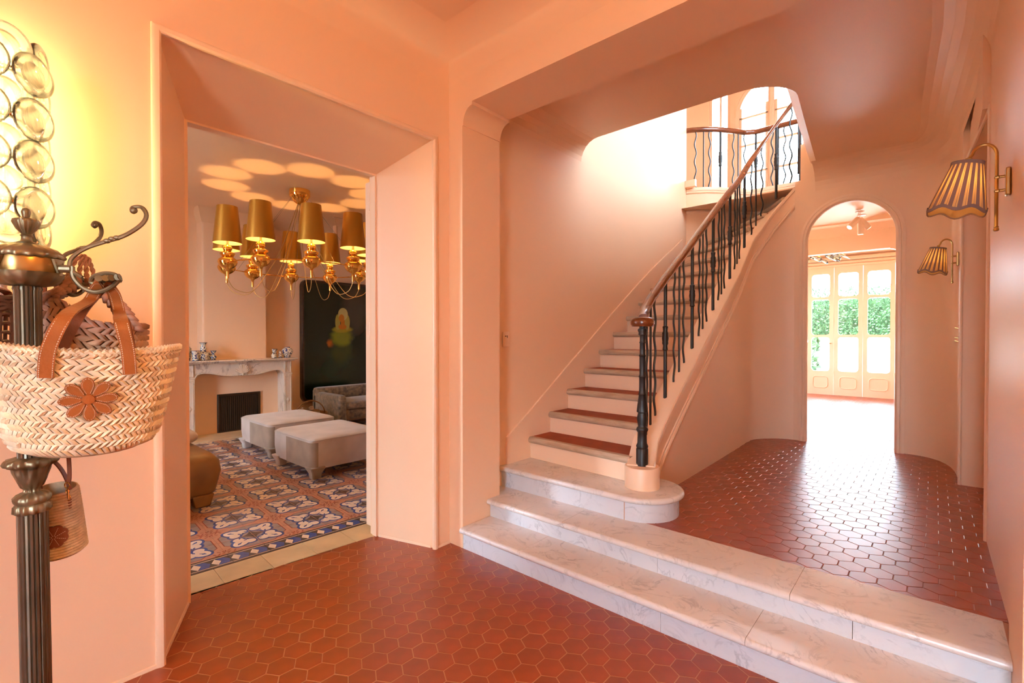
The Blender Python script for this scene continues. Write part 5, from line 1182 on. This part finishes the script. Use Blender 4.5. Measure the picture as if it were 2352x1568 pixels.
BI = BM.inverted(); hk = BI @ (hooks[0] + Vector((0, 0, -.004)))
LF = {}
for s, nm in ((-1, 'front'), (1, 'back')):
    xl, xr = (-.058, .050) if s < 0 else (-.045, .062)
    zt = .104; yb = s * .092
    at_l = Vector((xl - .004, yb * .93, zt - .045)); at_r = Vector((xr + .012, yb * .90, zt - .040)); off = Vector((.004 * s, s * .006, 0))
    pts = [at_l, Vector((xl, yb * 1.0, zt + .012)), Vector((xl + .022, yb * .80, zt + .075)), hk + Vector((-.028, s * .012, -.035)), hk + Vector((-.006, s * .008, .004)) + off, hk + Vector((.014, s * .008, -.012)), hk + Vector((.026, s * .02, -.06)), Vector((xr - .006, yb * .85, zt + .07)), Vector((xr + .006, yb * 1.0, zt + .012)), at_r]
    b = MB(); P = strap(b, pts, .023, .004, (1, 0, 0)); h = b.build('handle', LEATHER if s < 0 else LEATHER_DK, bk, angle=50)
    if s < 0:
        for e in (-.0092, .0092):
            b = MB()
            for i in range(0, len(P) - 1, 1):
                for f in (.1, .6): p = P[i].lerp(P[i + 1], f); q = P[i].lerp(P[i + 1], f + .28); b.tube([p + Vector((e, -.0024, 0)), q + Vector((e, -.0024, 0))], .0007, 4)
            b.build('stitching', STITCH, h)
# leather flower on the front
fc = bsurf(.75 + .012, .48, .006); fl = empty('leather_flower'); fl.parent = bk; fl.matrix_local = Matrix.Translation((.0, -.0845, .016)) @ Matrix.Rotation(math.radians(12), 4, 'X') @ Matrix.Scale(.76, 4)
fl.name = 'leather_flower'
for k in range(8):
    a = math.radians(90 + 45 * k + 4); out = []
    for t in range(13):
        f = -1 + 2 * t / 12; ww = .0135 * math.sqrt(max(0, 1 - f * f)) if f > 0 else .004 + .0095 * (1 + f) ** .8
        out.append((.036 + .0235 * f, ww))
    poly = out + [(x, -y) for x, y in out[::-1][1:]]
    R = Matrix.Rotation(a, 2); pp = [R @ Vector(p) for p in poly]
    b = MB(); b.extr([(p.x, p.y) for p in pp], lambda p, t: (p[0], t, p[1]), 0, -.0035); pe = b.build('petal', LEATHER, fl, bevel=.001)
    b = MB(); ins = [R @ Vector((.036 + (p[0] - .036) * .86, p[1] * .80)) for p in poly]
    for i in range(0, len(ins) - 1): p, q = ins[i], ins[i + 1]; d = q - p; b.tube([(p.x + d.x * .15, -.0042, p.y + d.y * .15), (p.x + d.x * .7, -.0042, p.y + d.y * .7)], .0006, 4)
    b.build('stitching', STITCH, pe)
b = MB(); b.lathe([(.013, 0), (.0135, .003), (.012, .0055), (.002, .0065)], 24, (0, 0, 0), Matrix.Rotation(PI / 2, 4, 'X')); b.build('flower_centre', LEATHER, fl)
# --- braided jute tote behind
C1 = cam_at(207, 795, 1.24); ax1 = Vector((C1.y, -C1.x, 0))
TM = frame(C1, (ax1.x, ax1.y, 0)); tb = empty('jute_tote'); tb.matrix_world = TM; tag(tb, 'brown and sand braided jute tote hanging behind the straw basket', 'bag')
def tsurf(u, v, l):
    t = 2 * PI * u; cu, su = math.cos(t), math.sin(t); a = .106 + .008 * v; bb = .05 + .01 * v; x = math.copysign(abs(cu) ** .8, cu) * a; y = math.copysign(abs(su) ** .8, su) * bb
    top = .055 + .055 * math.exp(-((x + .06) / .045) ** 2) - .0 * x; z = -.17 + (top + .17) * v
    return Vector((x, y, z)) + Vector((cu, su * 1.6, 0)).normalized() * l
def jute_mat():
    m = M('ombre_jute', (.44, .28, .17), .85, var=(26, .25)); nt = m.node_tree; N = nt.nodes; L = nt.links; tc = N.new('ShaderNodeTexCoord'); sx = N.new('ShaderNodeSeparateXYZ'); L.new(tc.outputs['Object'], sx.inputs[0])
    r = N.new('ShaderNodeMapRange'); r.inputs[1].default_value = -.06; r.inputs[2].default_value = .05; L.new(sx.outputs['Z'], r.inputs[0]); mx = N.new('ShaderNodeMix'); mx.data_type = 'RGBA'; mx.inputs[6].default_value = (.52, .40, .22, 1); mx.inputs[7].default_value = (.46, .26, .19, 1); L.new(r.outputs[0], mx.inputs[0])
    hs = [n for n in N if n.type == 'HUE_SAT'][0]; L.new(mx.outputs[2], hs.inputs['Color']); return m
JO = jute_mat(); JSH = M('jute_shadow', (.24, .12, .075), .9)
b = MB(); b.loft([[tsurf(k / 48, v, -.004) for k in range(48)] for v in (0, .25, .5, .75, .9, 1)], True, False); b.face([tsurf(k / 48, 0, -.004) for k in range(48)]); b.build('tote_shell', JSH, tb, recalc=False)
b = MB(); weave(b, tsurf, 15, 44, .008, .8, .9, 0, 1.02); b.build('woven_jute', JO, tb, recalc=False, angle=120)
TI = TM.inverted(); hk1 = TI @ (hooks[1] + Vector((0, 0, .006)))
hk1 = TI @ cam_at(190, 640, 1.22)
for s in (-1, 1):
    b = MB()
    def braid(P, w, cnt):
        for i in range(cnt):
            p = P[int(i * (len(P) - 1) / cnt)]; q = P[min(len(P) - 1, int((i + 1.6) * (len(P) - 1) / cnt))]
            for e in (-1, 1): d = Vector((w * .25 * e, 0, 0)); b.tube([p + d * 1.6 - Vector((0, .004, 0)), (p + q) / 2 + d * .8 - Vector((0, .010, 0)), q + d * .1], [.005, .0085, .005], 6)
    pr_ = smoothpath([(.09, s * .04, .04), (.068, s * .045, .085), (.04, s * .035, .125), hk1 + Vector((.014, s * .01, .0))], 10); braid(pr_, .04, 10)
    pl_ = smoothpath([(-.085, s * .04, .10), (-.068, s * .04, .125), (-.045, s * .03, .14), hk1 + Vector((-.014, s * .01, .0))], 10); braid(pl_, .04, 9)
    b.build('shoulder_strap', JO, tb, angle=120)
b = MB()
hku = TI @ cam_at(192, 590, 1.22)
for dx, dz in ((-.03, 0), (-.008, .006), (.008, .006), (.024, 0)):
    P = smoothpath([hk1 + Vector((dx, 0, -.002)), hk1.lerp(hku, .5) + Vector((dx * .7, 0, 0)), hku + Vector((dx * .35, 0, dz))], 8)
    for ph in (0, PI): b.tube([p + Vector((.0028 * math.cos(i * .9 + ph), .0028 * math.sin(i * .9 + ph), 0)) for i, p in enumerate(P)], .0032, 5)
b.build('rope_handle', JO, tb)
# --- dark openwork cord bag at the left edge
C2 = cam_at(-38, 775, 1.26); DM = frame(C2, RT); db = empty('cord_bag'); db.matrix_world = DM; tag(db, 'dark brown openwork cord bag at the left edge behind the column', 'bag')
def dsurf(u, v): t = 2 * PI * u; return Vector(((.092 + .012 * v) * math.cos(t), (.06 + .01 * v) * math.sin(t), -.13 + .215 * v))
b = MB()
for k in range(22): b.tube([dsurf(k / 22 + .004 * math.sin(v * 25), v / 12) for v in range(13)], .0045, 5)
for r_ in range(9):
    b.tube([dsurf(k / 44, r_ / 9 + .012 * math.sin(k * 2.2)) for k in range(45)], .0042, 5)
b.build('cord_net', RATTAN, db)
b = MB()
for r_ in range(4): b.tube([dsurf(k / 44, .95 + .04 * r_) * 1.02 + Vector((0, 0, .003 * math.sin(k * 2.8 + r_ * 1.5))) for k in range(45)], .0065, 6)
b.build('corded_rim', RATTAN, db)
hk2 = DM.inverted() @ hooks[2]; b = MB(); strap(b, [(-.06, 0, .08), (-.04, 0, .13), hk2 + Vector((-.01, 0, 0)), hk2 + Vector((.01, 0, 0)), (.06, 0, .12), (.07, 0, .08)], .016, .004, (0, 1, 0)); b.build('strap', LEATHER_DK, db)
# --- pale woven bag, only a corner in view
C3 = cam_at(-52, 690, 1.36); PM = frame(C3, RT); pb = empty('woven_clutch'); pb.matrix_world = PM; tag(pb, 'pale woven bag peeping in at the left edge under the dome', 'bag')
def psurf(u, v, l): t = 2 * PI * u; return Vector(((.085 - .012 * v) * math.cos(t), .03 * math.sin(t), -.07 + .13 * v)) + Vector((math.cos(t), math.sin(t), 0)) * l
b = MB(); b.loft([[psurf(k / 40, v, -.002) for k in range(40)] for v in (0, .5, 1)], True, True); b.build('bag_body', M('pale_weave_base', (.5, .38, .32), .8), pb)
b = MB(); weave(b, psurf, 12, 50, .003, .8, .8); b.build('woven_cover', M('pale_weave', (.68, .55, .48), .8), pb, recalc=False)
b = MB(); strap(b, [(-.05, 0, .05), (0, 0, .09), PM.inverted() @ hooks[3], (.02, 0, .09), (.05, 0, .05)], .012, .003, (0, 1, 0)); b.build('strap', LEATHER_DK, pb)
# --- little raffia bucket bag
C4 = cam_at(132, 1194, 1.17); KM = frame(C4, RT, math.radians(4)) @ Matrix.Rotation(math.radians(7), 4, 'X'); kb = empty('bucket_bag'); kb.matrix_world = KM; tag(kb, 'small coiled raffia bucket bag with leather flower hanging low', 'bag')
rows = 24; prof = []
for i in range(rows * 4 + 1):
    v = i / (rows * 4); r = .0405 + .0125 * (1 - v) ** .8 if v > .06 else .0405 + .0125 - .010 * (1 - v / .06) ** 2
    prof.append((r + .0018 * math.sin(2 * PI * i / 4), -.082 + .164 * v))
prof += [(.038, .082), (.0385, .05), (.040, .0), (.042, -.07)]
b = MB(); b.lathe([(.002, -.081)] + prof + [(.002, -.071)], 96, (0, 0, 0), None, mod=lambda a, z: 1 + .008 * math.cos(48 * a)); b.build('coiled_body', STRAW2, kb, angle=80)
hs_ = MB(); P = strap(hs_, [(-.036, .002, .05), (-.037, 0, .085), (-.030, 0, .125), (-.006, 0, .150), (.018, 0, .128), (.034, 0, .085), (.040, -.006, .045)], .0085, .003, (0, 1, 0)); hh = hs_.build('handle', LEATHER_DK, kb, angle=50)
b = MB(); b.box(.034, -.013, .035, .043, -.004, .062); b.build('handle_tab', LEATHER_DK, kb, bevel=.002)
for x, y in ((.041, -.010), (-.038, .0)):
    b = MB()
    for z, r_ in ((.068, .006), (.083, .004), (.098, .006)): b.tube([(x + r_ * math.cos(t), y - .003, z + r_ * 1.2 * math.sin(t)) for t in [2 * PI * k / 14 for k in range(15)]], .0013, 6)
    b.tube([(x + .002, y - .004, .088), (x + .004, y - .006, .066)], .002, 6); b.build('clasp', M('polished_brass', (.8, .55, .22), .12, 1), kb)
KI = KM.inverted()
up1, up2 = KI @ cam_at(128, 650, 1.20), KI @ cam_at(103, 660, 1.20)
for x, y, e, u in ((.041, -.010, .004, up1), (-.038, 0, -.004, up2)):
    b = MB(); strap(b, [(x, y, .10), (x + e * .2, y + .004, .15), ((x + u.x) / 2, (y + u.y) / 2, .36), u], .0085, .003, (1, 0, 0)); b.build('shoulder_strap', LEATHER_DK, kb, angle=50)
b = MB(); poly = []
for k in range(72): a = 2 * PI * k / 72; r_ = .0255 * (1 + .085 * abs(math.sin(4 * a)) ** .7 * 1.6 - .05); poly.append((r_ * math.cos(a), r_ * math.sin(a)))
def onk(x, z, l): 
    r = .0405 + .0125 * (1 - (z + .082) / .164) ** .8 + .0022 + l; t = x / r; ang = -PI / 2 + .62 + t; return (r * math.cos(ang), r * math.sin(ang), z)
FZ = -.018
b.add([onk(p[0], p[1] + FZ, .0005) for p in poly] + [onk(p[0], p[1] + FZ, .003) for p in poly] + [onk(0, FZ, .003)], [(i, (i + 1) % 72, 72 + (i + 1) % 72, 72 + i) for i in range(72)] + [(72 + i, 72 + (i + 1) % 72, 144) for i in range(72)])
kf = b.build('leather_flower', LEATHER_DK, kb, angle=50)
for k in range(8):
    a = PI / 8 + k * PI / 4; b = MB()
    for s in range(6): b.tube([onk((.003 + .0035 * s) * math.cos(a), (.003 + .0035 * s) * math.sin(a) + FZ, .0035), onk((.0052 + .0035 * s) * math.cos(a), (.0052 + .0035 * s) * math.sin(a) + FZ, .0035)], .0005, 4)
    b.build('stitching', STITCH, kf)
